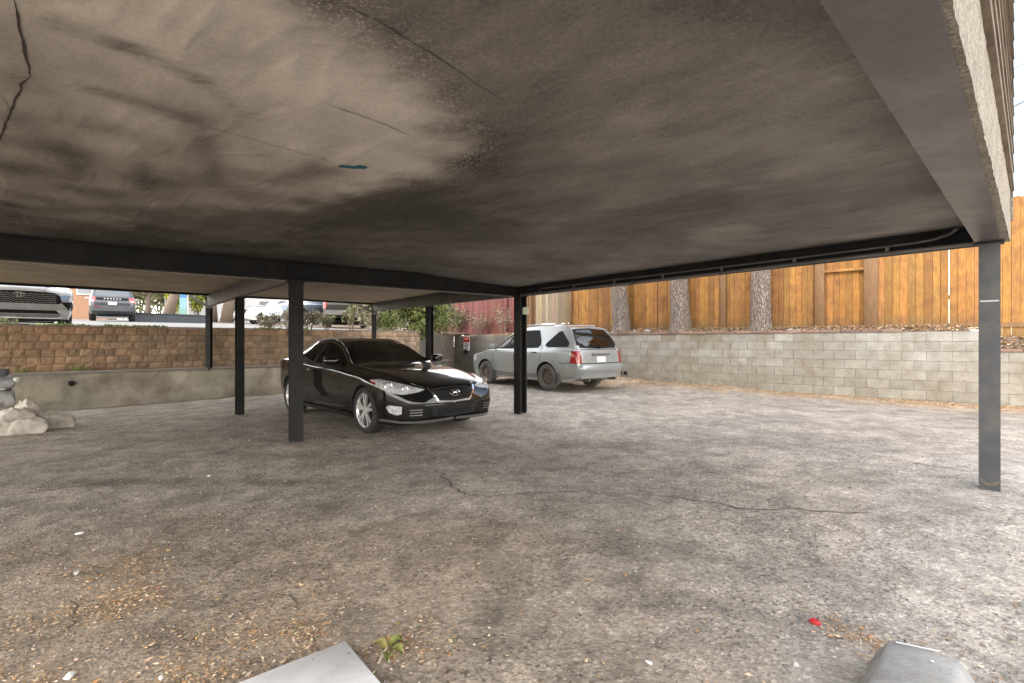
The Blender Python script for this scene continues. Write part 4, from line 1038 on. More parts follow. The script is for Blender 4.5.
class Car:
    def __init__(s, name, prm, loc, rz, label, group, paint_mat, res=1., cat='car', tilt=(0,0)):
        s.p = prm; s.root = thing(name, loc, label, cat, group, rz=rz, world=False); s.root.rotation_euler = (tilt[0], tilt[1], rz)
        f = {k: pchip(v) for k, v in prm['curves'].items()}; s.f = f
        x1, x0 = prm['x1'], prm['x0']; n = int(110*res); xs = []
        for i in range(n+1):
            t = i/n; u = .5-.5*math.cos(math.pi*t); xs.append(x1+(x0-x1)*(.55*t+.45*u))
        nb = [2, 3, 3, 5, 5, 3, 3, 8, 4, 7]
        half = []
        for x in xs:
            zt, zb, zs, yw, yr = f['zt'](x), f['zb'](x), min(f['zs'](x), f['zt'](x)-.012), f['yw'](x), f['yr'](x)
            H = zs-zb; ze = max(zt-prm.get('redge', .05), zs+(zt-zs)*.62); tuck = prm.get('tuck', .05)
            P = [(0, zb), (yw*.55, zb), (yw-.10, zb+.004), (yw-tuck, zb+.05*min(1, H*3)), (yw-.005, zb+H*.42), (yw, zb+H*.70), (yw-.012, zs-.045*min(1, H*2)), (yw-prm.get('shoulder', .055), zs),
                 (yr+.0, ze), (yr-.13*min(1, yr), ze+(zt-ze)*.72), (0, zt)]
            P = [(max(0, a), b) for a, b in P]
            half.append(bez(P, nb))
        mb = MB(); rows = []
        for x, hf in zip(xs, half):
            full = [(x, a, b) for a, b in hf]+[(x, -a, b) for a, b in hf[-2:0:-1]]
            rows.append([mb.vert(q) for q in full])
        m = len(rows[0])
        for a, b in zip(rows, rows[1:]):
            for k in range(m): mb.face((a[k], b[k], b[(k+1) % m], a[(k+1) % m]))
        mb.face(rows[0]); mb.face(rows[-1][::-1])
        s.body = mb.build('body', [paint_mat, M['dark']], s.root, smooth=True)
        bm = bmesh.new(); bm.from_mesh(s.body.data); s.bvh = BVHTree.FromBMesh(bm); bm.free()
        s.paint = paint_mat
    # ---- project
    def hit(s, u, z, th, far=6):
        c, sn = math.cos(th), math.sin(th)
        d = V((-c, -sn, 0)); o = V((c, sn, 0))*far+V((-sn, c, 0))*u; o.z = z
        h = s.bvh.ray_cast(o, d); return (h[0], h[1]) if h[0] is not None else (None, None)
    def uv(s, p, th): return (-p[0]*math.sin(th)+p[1]*math.cos(th), p[2])
    def patch(s, name, pts, th, mt, off=.006, parent=None, grid=.05, flip=True, edge=None, mats=None, smooth=True, thick=.01, both=False):
        """pts: 3d-ish points on the left side; projected along angle th (0 front, pi/2 left, pi rear)"""
        out = []
        for sg in ((1, -1) if both else (1,)):
            t = th*sg; P = [s.uv((p[0], p[1]*sg, p[2]), t) for p in pts]
            out.append(s._patch(name, P, t, mt, off, parent, grid, thick))
        return out if both else out[0]
    def _patch(s, name, P, th, mt, off, parent, grid, thick):
        # densify edges
        E = []
        for i in range(len(P)):
            a, b = P[i], P[(i+1) % len(P)]; n = max(1, int(math.dist(a, b)/grid))
            for k in range(n): E.append((a[0]+(b[0]-a[0])*k/n, a[1]+(b[1]-a[1])*k/n))
        us = [e[0] for e in E]; zs = [e[1] for e in E]; pts = [V(e) for e in E]; n0 = len(pts)
        PP = [V((e[0], e[1], 0)) for e in E]
        x = min(us)+grid*.6
        while x < max(us):
            z = min(zs)+grid*.6
            while z < max(zs):
                q = V((x, z, 0))
                if in_poly(q, PP) and min((V((e[0], e[1], 0))-q).length for e in E) > grid*.45: pts.append(V((x, z)))
                z += grid
            x += grid
        r = delaunay_2d_cdt(pts, [(i, (i+1) % n0) for i in range(n0)], [], 1, 1e-5)
        vs = []; last = None; c, sn = math.cos(th), math.sin(th); D = V((c, sn, 0))
        for q in r[0]:
            h, nn = s.hit(q.x, q.y, th)
            if h is None:
                h, nn = (last if last is not None else (V((0,0,q.y)), D))
                h = V((-sn, c, 0))*q.x+D*h.dot(D); h.z = q.y
            else: last = (h, nn)
            if nn.dot(D) < 0: nn = -nn
            vs.append(h+(nn*.6+D*.4).normalized()*off)
        mb = MB(); mb.v = [tuple(v) for v in vs]; mb.c = [(1,1,1)]*len(vs)
        for f in r[2]: mb.face(f)
        # rim going back into the body
        n_in = len(vs)
        if thick:
            ed = {}
            for f in r[2]:
                for i in range(len(f)):
                    k = (f[i], f[(i+1) % len(f)]); ed[k] = 1
            for (a, b) in list(ed):
                if (b, a) not in ed:
                    pa = mb.vert(V(mb.v[a])-D*(off+thick)); pb = mb.vert(V(mb.v[b])-D*(off+thick)); mb.face((b, a, pa, pb))
        o = mb.build(name, mt, parent or s.root, fix=False)
        bm = bmesh.new(); bm.from_mesh(o.data); bm.normal_update()
        if sum(f.normal.dot(D)*f.calc_area() for f in bm.faces) < 0:
            for f in bm.faces: f.normal_flip()
        bm.to_mesh(o.data); bm.free(); smoothish(o, 40); return o
    def cut(s, polys):
        """open the body behind each window; polys = [(pts, th)]"""
        bm = bmesh.new(); bm.from_mesh(s.body.data); dead = []
        for pts, th in polys:
            for sg in ((1, -1) if abs(math.sin(th)) > .3 else (1,)):
                t = th*sg; P = [V(s.uv((p[0], p[1]*sg, p[2]), t)+(0,)) for p in pts]; c = sum(P, V((0,0,0)))/len(P)
                D = V((math.cos(t), math.sin(t), 0))
                for f in bm.faces:
                    m = f.calc_center_median()
                    if f.normal.dot(D) < .08 or (abs(math.sin(th)) > .3 and m.y*sg < 0): continue
                    q = V(s.uv(m, t)+(0,))
                    if in_poly(q, P) and sdist(q, P) > .02: dead.append(f)
        bmesh.ops.delete(bm, geom=list(set(dead)), context='FACES'); bm.to_mesh(s.body.data); bm.free()
    def arches(s, r, zc, axles, depth=.34):
        yw = max(v for _, v in s.p['curves']['yw'])
        for ax in axles:
            for sg in (1, -1):
                mb = MB(); y0, y1 = sg*(yw+.15), sg*(yw-depth)
                mb.lathe([(0, y0), (r, y0), (r, y1), (0, y1)], (ax, 0, zc), 'y', 48)
                c = mb.build('cutter', M['dark'], None); c.parent = s.root; bm = bmesh.new(); bm.from_mesh(c.data); bmesh.ops.remove_doubles(bm, verts=bm.verts, dist=1e-5)
                bmesh.ops.recalc_face_normals(bm, faces=bm.faces); bm.to_mesh(c.data); bm.free()
                md = s.body.modifiers.new('b', 'BOOLEAN'); md.operation = 'DIFFERENCE'; md.object = c; md.solver = 'EXACT'; md.material_mode = 'TRANSFER'
                dg = bpy.context.evaluated_depsgraph_get(); me = bpy.data.meshes.new_from_object(s.body.evaluated_get(dg))
                s.body.modifiers.clear(); s.body.data = me; bpy.data.objects.remove(c)
        smoothish(s.body, 38)
    def wheel(s, x, y, r, w, style, tyre='tyre', steer=0, rim_r=None, rimmat='alloy'):
        sg = 1 if y > 0 else -1; rr = rim_r or r*.70
        o = bpy.data.objects.new('wheel', None); COL.objects.link(o); o.parent = s.root; o.location = (x, y, r); o.rotation_euler = (0, 0, steer+(0 if sg > 0 else math.pi))
        mb = MB(); h = w/2
        mb.lathe([(rr, h*.82), (rr+.02, h*.98), (r*.93, h*.92), (r*.985, h*.72), (r, h*.4), (r, -h*.4), (r*.985, -h*.72), (r*.93, -h*.92), (rr, -h*.8)], (0,0,0), 'y', 48, close=True)
        t = mb.build('tyre', M[tyre], o, smooth=True); smoothish(t, 60)
        mb = MB()
        mb.lathe([(rr, -h*.8), (rr-.01, -h*.3), (rr-.022, h*.55), (rr-.006, h*.80), (rr+.004, h*.84)], (0,0,0), 'y', 48)
        if style == 'sport':
            mb.lathe([(.0, h*.72), (.055, h*.70), (.065, h*.5), (.05, h*.2)], (0,0,0), 'y', 20)
            for k in range(5):
                for da in (-.20, .20):
                    a = 2*math.pi*k/5+.3; a1 = a+da*.5; a2 = a+da
                    p = V((math.cos(a1)*.045, h*.60, math.sin(a1)*.045)); q = V((math.cos(a2)*(rr-.012), h*.66, math.sin(a2)*(rr-.012)))
                    mb.bar(p, q, .040, .030, up=(0,1,0))
        elif style == 'steel':
            mb.lathe([(0, h*.42), (.03, h*.45), (.055, h*.42), (.06, h*.30), (rr*.48, h*.22), (rr*.62, h*.42), (rr*.80, h*.40), (rr*.93, h*.02), (rr-.01, h*.0)], (0,0,0), 'y', 40)
        else:
            mb.lathe([(.0, h*.6), (.06, h*.58), (.07, h*.4)], (0,0,0), 'y', 16)
            for k in range(style if isinstance(style, int) else 6):
                a = 2*math.pi*k/(style if isinstance(style, int) else 6); mb.bar(V((0, h*.5, 0)), V((math.cos(a)*(rr-.01), h*.62, math.sin(a)*(rr-.01))), .05, .03, up=(0,1,0))
        t = mb.build('rim', M[rimmat], o, smooth=False); smoothish(t, 35)
        mb = MB(); mb.lathe([(0, -.02), (rr-.02, -.02)], (0,0,0), 'y', 32)
        if style == 'steel':
            for k in range(16):
                a = 2*math.pi*k/16; mb.lathe([(0, h*.435), (.011, h*.435)], (math.cos(a)*rr*.71, 0, math.sin(a)*rr*.71), 'y', 8)
            for k in range(5):
                a = 2*math.pi*k/5; mb.lathe([(0, h*.32), (.010, h*.32)], (math.cos(a)*rr*.34, 0, math.sin(a)*rr*.34), 'y', 8)
        else: mb.lathe([(0, .0), (.14, .0)], (0,0,0), 'y', 24)
        mb.build('brake_disc', M['dark'], o, fix=False)
        return o
    def seam(s, pts, th, w=.009, both=True, mt=None, name='panel_seam', off=.002):
        L = []; Rr = []
        for i, p in enumerate(pts):
            a = V(pts[max(i-1, 0)]); b = V(pts[min(i+1, len(pts)-1)]); t = th
            ua = V(s.uv(a, t)); ub = V(s.uv(b, t)); d = (ub-ua).normalized(); n = V((-d.y, d.x))*w/2
            q = V(s.uv(p, t)); L.append(q+n); Rr.append(q-n)
        for sg in ((1, -1) if both else (1,)):
            P = [((q.x*sg), q.y) for q in L]+[((q.x*sg), q.y) for q in Rr[::-1]]
            s._patch(name, P, th*sg, mt or M['dark'], off, s.root, .12, 0)
    def part(s, name, mb, mt, smooth=False, parent=None, bev=None):
        o = mb.build(name, mt, parent or s.root)
        if bev: bevel(o, bev)
        elif smooth: smoothish(o, 50)
        return o
    def mirrors(s, x, y, z, mt, sz=(.11,.19,.12), cap=None):
        for sg in (1, -1):
            bm = bmesh.new(); bmesh.ops.create_uvsphere(bm, u_segments=20, v_segments=12, radius=1)
            for v in bm.verts:
                f = lambda t, e: math.copysign(abs(t)**e, t)
                v.co = V((f(v.co.x, .8)*sz[0]/2-(.03*v.co.y*sg if v.co.x > 0 else 0), f(v.co.y, .6)*sz[1]/2, f(v.co.z, .7)*sz[2]/2))
            me = bpy.data.meshes.new('side_mirror'); bm.to_mesh(me); bm.free(); me.materials.append(mt); o = bpy.data.objects.new('side_mirror', me); COL.objects.link(o); o.parent = s.root
            o.location = (x, sg*(y+.10), z+.03); me.polygons.foreach_set('use_smooth', [True]*len(me.polygons))
            mb = MB(); mb.bar(V((x, sg*(y-.06), z-.035)), V((x, sg*(y+.05), z-.0)), .05, .025); s.part('mirror_arm', mb, M['black'])
    def interior(s, zf, seats, dash, wheel_at=None, y=.36):
        for sx in seats:
            for sg in (1, -1):
                mb = MB(); mb.box((sx, sg*y, zf+.16), (.50,.46,.16)); a = V((sx-.22, sg*y, zf+.22)); b = V((sx-.42, sg*y, zf+.80))
                mb.bar(a, b, .46, .13, up=(0,1,0) if False else (1,0,0)); mb.bar(b+V((-.0,0,.03)), b+V((-.04,0,.20)), .25, .10, up=(1,0,0)); s.part('seat', mb, M['seat'], bev=.03)
        mb = MB(); mb.box((dash, 0, zf+.42), (.45, 1.35, .24)); s.part('dashboard', mb, M['black'], bev=.05)
        mb = MB(); mb.box(((seats[0]+seats[-1])/2-.1, 0, zf), (2.4, 1.40, .03)); s.part('floor', mb, M['dark'])
        if wheel_at:
            mb = MB(); c = V(wheel_at); pts = [c+V((math.cos(a)*.0+math.sin(a)*.07, math.cos(a)*.185, math.sin(a)*.17)) for a in np.linspace(0, 2*math.pi, 25)]
            mb.tube(pts, .016, 8); mb.tube([c, c+V((.3,0,-.08))], .03, 8); mb.bar(c+V((0,-.17,0)), c+V((0,.17,0)), .05, .02); s.part('steering_wheel', mb, M['black'])
def ring(c, ry, rz, r, x, n=28, tiltz=0):
    return [V((x+tiltz*math.sin(a)*rz, c[0]+math.cos(a)*ry, c[1]+math.sin(a)*rz)) for a in np.linspace(0, 2*math.pi, n+1)]

# ------------------------------------------------------------------ the black coupe
BLACK = mat('coupe_paint', (.006,.006,.006), (.007,.007,.007), scale=3, rough=.25, coat=1, spec=.05)
cp_ = dict(x1=2.33, x0=-2.30, redge=.055, tuck=.06, shoulder=.07, curves=dict(
 zt=[(2.33,.56),(2.295,.655),(2.19,.722),(1.93,.80),(1.5,.882),(1.1,.925),(.76,.975),(.40,1.135),(.08,1.27),(-.2,1.345),(-.55,1.383),(-.95,1.365),(-1.35,1.275),(-1.7,1.14),(-1.95,1.055),(-2.12,1.035),(-2.24,.98),(-2.28,.80),(-2.30,.60)],
 zb=[(2.33,.30),(2.28,.20),(2.0,.165),(1.3,.165),(-1.4,.18),(-2.1,.22),(-2.30,.36)],
 zs=[(2.33,.50),(2.15,.65),(1.85,.755),(1.41,.825),(.9,.87),(.4,.905),(-.4,.935),(-1.2,.985),(-1.6,1.0),(-2.1,.985),(-2.25,.9),(-2.30,.55)],
 yw=[(2.33,.50),(2.295,.64),(2.21,.765),(2.06,.855),(1.85,.91),(1.45,.94),(1.0,.925),(.3,.915),(-.5,.92),(-1.0,.935),(-1.4,.945),(-1.8,.925),(-2.1,.86),(-2.24,.74),(-2.30,.58)],
 yr=[(2.33,.34),(2.05,.60),(1.5,.70),(.9,.76),(.72,.745),(.3,.645),(-.1,.575),(-.6,.555),(-1.2,.56),(-1.7,.60),(-2.1,.62),(-2.30,.40)]))
wf_ = V((-2.03,7.2,0)); hd = V((.69,-.724,0)).normalized(); lf_ = V((-hd.y, hd.x, 0))
ctr_ = wf_ - hd*1.41 + lf_*.80; rz = math.atan2(hd.y, hd.x)
zc_ = sum(hgt(*(ctr_+hd*a+lf_*b)[:2]) for a in (1.41,-1.41) for b in (.8,-.8))/4
co_ = Car('parked_car', cp_, (ctr_.x, ctr_.y, zc_), rz, 'glossy black two door coupe parked between the posts, its nose towards the lot', None, BLACK, res=1.5)
C_ = co_
for sg in (0,): pass
win_ws = [(0.7,.66,.985),(.8,.0,1.005)]
WS = [(0,-.70,.985),(0,-.40,.998),(0,0,1.003),(0,.40,.998),(0,.70,.985),(0,.685,1.02),(0,.555,1.245),(0,.50,1.305),(0,.3,1.328),(0,0,1.335),(0,-.3,1.328),(0,-.50,1.305),(0,-.555,1.245),(0,-.685,1.02)]
DW = [(.60,.9,.945),(.45,.9,1.025),(.10,.9,1.18),(-.20,.9,1.262),(-.50,.9,1.292),(-.50,.9,.968),(.1,.9,.945)]
QW = [(-.565,.9,1.293),(-.85,.9,1.285),(-1.15,.9,1.225),(-1.42,.9,1.13),(-1.55,.9,1.065),(-1.30,.9,1.035),(-1.0,.9,1.045),(-.75,.9,1.0),(-.565,.9,.975)]
C_.arches(.365, .335, (1.41, -1.41))
RWn = [(0,-.54,1.12),(0,0,1.10),(0,.54,1.12),(0,.46,1.30),(0,0,1.33),(0,-.46,1.30)]
C_.cut([(WS, 0), (DW, math.pi/2), (QW, math.pi/2), (RWn, math.pi)])
C_.patch('windshield', WS, 0, GLASS_C, off=.004)
C_.patch('side_window', DW, math.pi/2, GLASS_C, off=.004, both=True); C_.patch('quarter_window', QW, math.pi/2, GLASS_C, off=.004, both=True)
C_.patch('rear_window', RWn, math.pi, GLASS_C, off=.004)
# frames of the glass
C_.seam([(.66,.9,.938),(.45,.9,1.04),(.10,.9,1.20),(-.20,.9,1.285),(-.55,.9,1.316),(-.85,.9,1.306),(-1.15,.9,1.245),(-1.45,.9,1.14),(-1.60,.9,1.07)], math.pi/2, .016, mt=M['chrome'], name='window_trim', off=.004)
C_.seam([(-.53,.9,.955),(-.53,.9,1.31)], math.pi/2, .05, mt=M['black'], name='door_pillar', off=.008)
C_.seam([(.68,.9,.90),(.66,.9,.55),(.60,.9,.30),(.50,.9,.25),(-.2,.9,.24),(-.55,.9,.27),(-.72,.9,.42),(-.72,.9,.75),(-.62,.9,.95)], math.pi/2, .008)
C_.seam([(.75,.64,.962),(1.2,.60,.92),(1.7,.55,.835),(2.05,.46,.755)], 0, .01) if False else None
# lights and grille
HL = [(1.62,.93,.775),(1.76,.88,.79),(1.93,.78,.762),(2.10,.62,.715),(2.24,.44,.655),(2.18,.48,.625),(2.07,.64,.60),(1.95,.78,.62),(1.80,.90,.69)]
hl = C_.patch('headlight', HL, math.radians(38), M['lamp'], off=.006, grid=.035, both=True)
RL_ = [(1.60,.93,.775),(1.70,.91,.787),(1.75,.90,.73),(1.72,.92,.715)]
C_.patch('side_marker', RL_, math.radians(38), M['red'], off=.009, both=True)
for sg in (1, -1):
    for (x, y, z, r) in ((1.93,.80,.70,.046),(2.08,.64,.665,.036)):
        mb = MB(); p, nn = C_.hit(*C_.uv((x, y*sg, z), math.radians(38)*sg), math.radians(38)*sg)
        if p is None: continue
        d = V((1, .35*sg, .12)).normalized(); u = d.orthogonal().normalized(); w2 = d.cross(u); b = p+nn*.012 if nn.dot(d) > 0 else p-nn*.012
        for rr, mi, o_ in ((r, 0, 0.),):
            mb.tube([b+(u*math.cos(a)+w2*math.sin(a))*r for a in np.linspace(0, 6.283, 22)], .007, 6)
        C_.part('lamp_ring', mb, M['chrome'], parent=hl[0 if sg > 0 else 1])
        mb = MB(); mb.face([mb.vert(b+(u*math.cos(a)+w2*math.sin(a))*(r-.006)-d*.002) for a in np.linspace(0, 6.283, 20)[:-1]]); C_.part('lamp_lens', mb, M['lampdark'], parent=hl[0 if sg > 0 else 1])
GR = [(2.2,-.36,.655),(2.2,-.2,.672),(2.2,0,.677),(2.2,.2,.672),(2.2,.36,.655),(2.2,.315,.58),(2.2,.25,.50),(2.2,0,.488),(2.2,-.25,.50),(2.2,-.315,.58)]
gr_ = C_.patch('grille', GR, 0, M['dark'], off=.004)
mb = MB()
for z in (.535,.575,.615,.65):
    pts = [C_.hit(u, z, 0)[0] for u in np.linspace(-.29-.1*(z-.535), .29+.1*(z-.535), 14)]; mb.tube([p+V((.012,0,0)) for p in pts if p], .006, 6)
for u in np.linspace(-.22,.22,7):
    pts = [C_.hit(u, z, 0)[0] for z in (.52,.57,.62,.66)]; mb.tube([p+V((.010,0,0)) for p in pts if p], .004, 5)
C_.part('grille_bars', mb, M['black'], parent=gr_)
C_.seam([(2.2,-.40,.68),(2.2,-.345,.585),(2.2,-.27,.485),(2.2,0,.468),(2.2,.27,.485),(2.2,.345,.585),(2.2,.40,.68)], 0, .028, both=False, mt=M['chrome'], name='chrome_trim', off=.009)
# round badge with a slanted letter
em = V(C_.hit(0, .595, 0)[0])+V((.022,0,0)); mb = MB()
mb.tube([em+V((-math.sin(a)*.02, math.cos(a)*.080, math.sin(a)*.043)) for a in np.linspace(0, 2*math.pi, 30)], .0075, 6)
sl_ = .35
for y in (-.030,.030):
    mb.tube([em+V((0, y-.028*-.4, -.034)), em+V((0, y+.028*-.4, .034))], .008, 6)
mb.tube([em+V((0,-.034,-.006)), em+V((0,0,.004)), em+V((0,.034,-.002))], .008, 6); C_.part('badge', mb, M['chrome'], parent=gr_)
LI = [(2.2,-.40,.425),(2.2,0,.42),(2.2,.40,.425),(2.2,.36,.29),(2.2,0,.265),(2.2,-.36,.29)]
li = C_.patch('lower_intake', LI, 0, M['dark'], off=.004)
mb = MB()
for z in (.315,.345,.375):
    pts = [C_.hit(u, z, 0)[0] for u in np.linspace(-.28,.28,12)]; mb.tube([p+V((.012,0,0)) for p in pts if p], .006, 6)
C_.part('intake_bars', mb, M['black'], parent=li)
FD = [(2.25,.42,.43),(2.2,.62,.45),(2.1,.78,.47),(1.97,.89,.48),(1.97,.89,.35),(2.1,.78,.28),(2.2,.60,.265),(2.27,.40,.29)]
fd = C_.patch('side_duct', FD, math.radians(25), M['black'], off=.004, both=True)
FL = [(2.14,.74,.445),(2.03,.85,.46),(1.98,.88,.43),(2.03,.86,.36),(2.10,.79,.33),(2.15,.75,.35)]
C_.patch('fog_lamp', FL, math.radians(25), M['lamp'], off=.012, grid=.03, both=True)
for sg in (1,-1):
    mb = MB()
    for z in (.325,.36,.395):
        pts = [C_.hit(*C_.uv((2.15, y*sg, z), math.radians(25)*sg), math.radians(25)*sg)[0] for y in (.45,.52,.58,.64)]; mb.tube([p+V((.012,.004*sg,0)) for p in pts if p], .007, 6)
    C_.part('duct_slat', mb, M['chrome'] if False else mat('satin_slat', (.25,.25,.25), rough=.3, metal=.8), parent=fd[0 if sg > 0 else 1])
C_.seam([(2.2,.0,.452),(2.15,.40,.465),(2.0,.78,.485),(1.8,.88,.50)], math.radians(12), .02, mt=BLACK, name='bumper_crease', off=.016)
C_.seam([(2.2,-.01,.243),(2.14,.45,.235),(2.0,.72,.24),(1.84,.88,.25)], math.radians(15), .035, mt=mat('lip_satin', (.10,.10,.105), rough=.3, coat=.5), name='front_lip', off=.03)
C_.seam([(.95,.9,.235),(.3,.9,.225),(-.5,.9,.225),(-.95,.9,.24)], math.pi/2, .05, mt=BLACK, name='sill_skirt', off=.025)
C_.seam([(.80,.9,.335),(.2,.9,.315),(-.35,.9,.30)], math.pi/2, .014, mt=M['chrome'], name='sill_trim', off=.005)
for sg in (1, -1):
    p, n_ = C_.hit(*C_.uv((-.48, .9*sg, .83), math.pi/2*sg), math.pi/2*sg); mb = MB(); mb.bar(p+V((-.10,.022*sg,0)), p+V((.10,.022*sg,0)), .018, .03); C_.part('door_handle', mb, BLACK, bev=.006)
C_.mirrors(.50, .90, .985, BLACK, (.15,.22,.135))
C_.patch('tail_light', [(-2.25,.72,.93),(-2.05,.9,.93),(-2.0,.9,.86),(-2.25,.72,.80)], math.radians(150), M['red'], off=.006, both=True)
C_.interior(.32, (.02,-.85), .72, (.42, .36, .83), y=.37)
for x in (1.41, -1.41):
    for sg in (1, -1): C_.wheel(x, sg*.81, .334, .235, 'sport', rim_r=.245)
mb = MB(); mb.bar(V((.92,.25,.985)), V((.75,-.30,1.03)), .02, .012); mb.bar(V((.92,-.25,.985)), V((.75,-.62,1.02)), .02, .012); C_.part('wiper', mb, M['black'])

# ------------------------------------------------------------------ generic suv
def suv_curves(L1, L0, H, hw, hood, belt, ws0, ws1, rw0, rw1, nose=.62, roofdrop=.04, tail=None):
    """L1/L0 front and rear x; ws0/ws1 windscreen base/top x; rw0/rw1 roof end / tailgate glass bottom x"""
    return dict(
     zt=[(L1,nose),(L1-.05,hood-.20),(L1-.18,hood-.09),(L1-.6,hood-.02),(ws0,hood+.03),((ws0*2+ws1)/3,hood+.03+(H-.07-hood)*.36),((ws0+ws1*2)/3,hood+.03+(H-.07-hood)*.70),(ws1,H-.06),(ws1-.5,H-.01),((ws1+rw0)/2-.2,H),(rw0,H-roofdrop),
         (rw0+(rw1-rw0)*.25,H-roofdrop-.07),(rw1,belt+.08),(L0+.05,belt-.04),(L0+.012,belt-.3),(L0,nose-.05)],
     zb=[(L1,.42),(L1-.08,.28),(L1-.5,.22),(0,.24),(L0+.5,.26),(L0+.1,.34),(L0,.44)],
     zs=[(L1,nose-.05),(L1-.15,hood-.16),(L1-.6,hood-.09),(ws0,belt-.02),(0,belt),(rw1+.2,belt+.03),(L0+.1,belt-.05),(L0,nose-.1)],
     yw=[(L1,hw*.66),(L1-.06,hw*.80),(L1-.2,hw*.91),(L1-.5,hw*.97),(L1-.95,hw),(0,hw*.985),(L0+.9,hw),(L0+.35,hw*.965),(L0+.08,hw*.90),(L0,hw*.82)],
     yr=[(L1,hw*.45),(L1-.5,hw*.70),(ws0,hw*.80),(ws1,hw*.68),(0,hw*.70),(rw0,hw*.68),(rw1,hw*.76),(L0,hw*.6)])
# silver suv
SILV = mat('silver_paint', (.36,.395,.415), (.31,.34,.355), scale=2, rough=.34, metal=.45, coat=.7, dirt=(.36,.35,.32), dscale=1.6, rvar=.08)
hd = V((-.64,.77,0)).normalized(); lf_ = V((-hd.y, hd.x, 0)); rr_ = V((1.0,13.4,0)); ctr_ = rr_+hd*1.35-lf_*.84
zc_ = sum(hgt(*(ctr_+hd*a+lf_*b)[:2]) for a in (1.35,-1.35) for b in (.84,-.84))/4
cv = suv_curves(2.28,-2.46,1.73,.965,1.04,1.08,1.12,.28,-1.93,-2.33)
cv['zt'] = [(2.28,.62),(2.24,.84),(2.12,.95),(1.7,1.03),(1.12,1.085),(.85,1.24),(.56,1.43),(.28,1.585),(0,1.655),(-.5,1.715),(-1.1,1.73),(-1.7,1.705),(-1.93,1.665),(-2.10,1.50),(-2.33,1.14),(-2.40,1.0),(-2.44,.72),(-2.46,.60)]
cv['yr'] = [(2.28,.45),(1.7,.68),(1.12,.78),(.28,.70),(-1.0,.715),(-1.93,.71),(-2.33,.80),(-2.46,.6)]
S = Car('parked_car', dict(x1=2.28, x0=-2.46, redge=.06, tuck=.07, shoulder=.05, curves=cv), (ctr_.x, ctr_.y, zc_), math.atan2(hd.y, hd.x),
        'dusty silver estate style SUV on bare steel wheels, parked nose in against the back wall', None, SILV, res=1.2)
S.arches(.42, .36, (1.35, -1.35))
A = math.pi/2
w1 = [(.98,.9,1.10),(.62,.9,1.345),(.30,.9,1.505),(.06,.9,1.56),(.04,.9,1.11)]
w2 = [(-.03,.9,1.57),(-.55,.9,1.60),(-.88,.9,1.60),(-1.02,.9,1.35),(-1.06,.9,1.22),(-.98,.9,1.14),(-.03,.9,1.115)]
w3 = [(-1.25,.9,1.20),(-1.30,.9,1.26),(-1.66,.9,1.55),(-1.76,.9,1.56),(-2.08,.9,1.24),(-2.07,.9,1.17),(-1.35,.9,1.155)]
wsv = [(0,-.74,1.12),(0,0,1.14),(0,.74,1.12),(0,.62,1.50),(0,.5,1.60),(0,0,1.63),(0,-.5,1.60),(0,-.62,1.50)]
rwv = [(0,-.78,1.16),(0,-.74,1.145),(0,0,1.12),(0,.74,1.145),(0,.78,1.16),(0,.72,1.42),(0,.64,1.605),(0,0,1.64),(0,-.64,1.605),(0,-.72,1.42)]
S.cut([(w1, A), (w2, A), (w3, A), (wsv, 0), (rwv, math.pi)])
for w_, nm in ((w1,'side_window'),(w2,'side_window'),(w3,'quarter_window')):
    S.patch(nm, w_, A, GLASS_S, off=.004, both=True); S.seam(w_+[w_[0]], A, .026, mt=M['black'], name='window_seal', off=.007)
S.seam(rwv+[rwv[0]], math.pi, .022, both=False, mt=M['black'], name='window_seal', off=.007)
S.patch('windshield', wsv, 0, GLASS_S, off=.004)
S.patch('rear_window', rwv, math.pi, glass_mat('mirror_tint', (.05,.06,.07), 1.9), off=.004)
for pts, w_ in (([(.0,.9,1.60),(.0,.9,1.1),(.02,.9,.75),(.0,.9,.42)], .016), ([(1.02,.9,1.05),(.98,.9,.8),(1.0,.9,.42),(.0,.9,.38),(-.8,.9,.40),(-.98,.9,.60),(-1.1,.9,.80),(-1.12,.9,1.2)], .014)):
    S.seam(pts, A, w_)
S.seam([(.98,.9,.36),(0,.9,.33),(-.95,.9,.35)], A, .10, mt=mat('sill_grey', (.22,.215,.20), (.17,.165,.15), rough=.7), name='sill_cladding', off=.010)
S.seam([(.98,.9,.62),(0,.9,.58),(-.95,.9,.60)], A, .055, mt=SILV, name='body_moulding', off=.012)
for ax in (1.35,-1.35):  # flared arch lips
    S.seam([(ax+.44*math.cos(a), .9, .36+.44*math.sin(a)) for a in np.linspace(.15, math.pi-.15, 18)], A, .07, mt=SILV, name='arch_flare', off=.018)
for x in (-.28+.0, -1.0+.1):
    for sg in (1, -1):
        p, n_ = S.hit(*S.uv((x+.02, .9*sg, 1.0), A*sg), A*sg); mb = MB(); mb.bar(p+V((-.09,.022*sg,0)), p+V((.09,.022*sg,0)), .02, .03); S.part('door_handle', mb, M['black'], bev=.005)
TL = [(-2.25,.91,1.08),(-2.39,.76,1.07),(-2.42,.74,.74),(-2.3,.91,.73),(-2.20,.95,.76)]
tl_ = S.patch('tail_light', TL, math.radians(138), M['red'], off=.008, grid=.04, both=True)
S.patch('reverse_lamp', [(-2.26,.86,1.20),(-2.34,.76,1.19),(-2.40,.74,1.05),(-2.28,.90,1.05)], math.radians(138), mat('grey_lens', (.35,.36,.37), rough=.2, coat=1), off=.013, grid=.04, both=True)
S.patch('tailgate_seam', [(0,-.70,1.10),(0,.70,1.10),(0,.72,1.085),(0,-.72,1.085)], math.pi, M['dark'], off=.002)
S.patch('plate_recess', [(0,-.30,.94),(0,.30,.94),(0,.27,.74),(0,-.27,.74)], math.pi, SILV, off=.003)
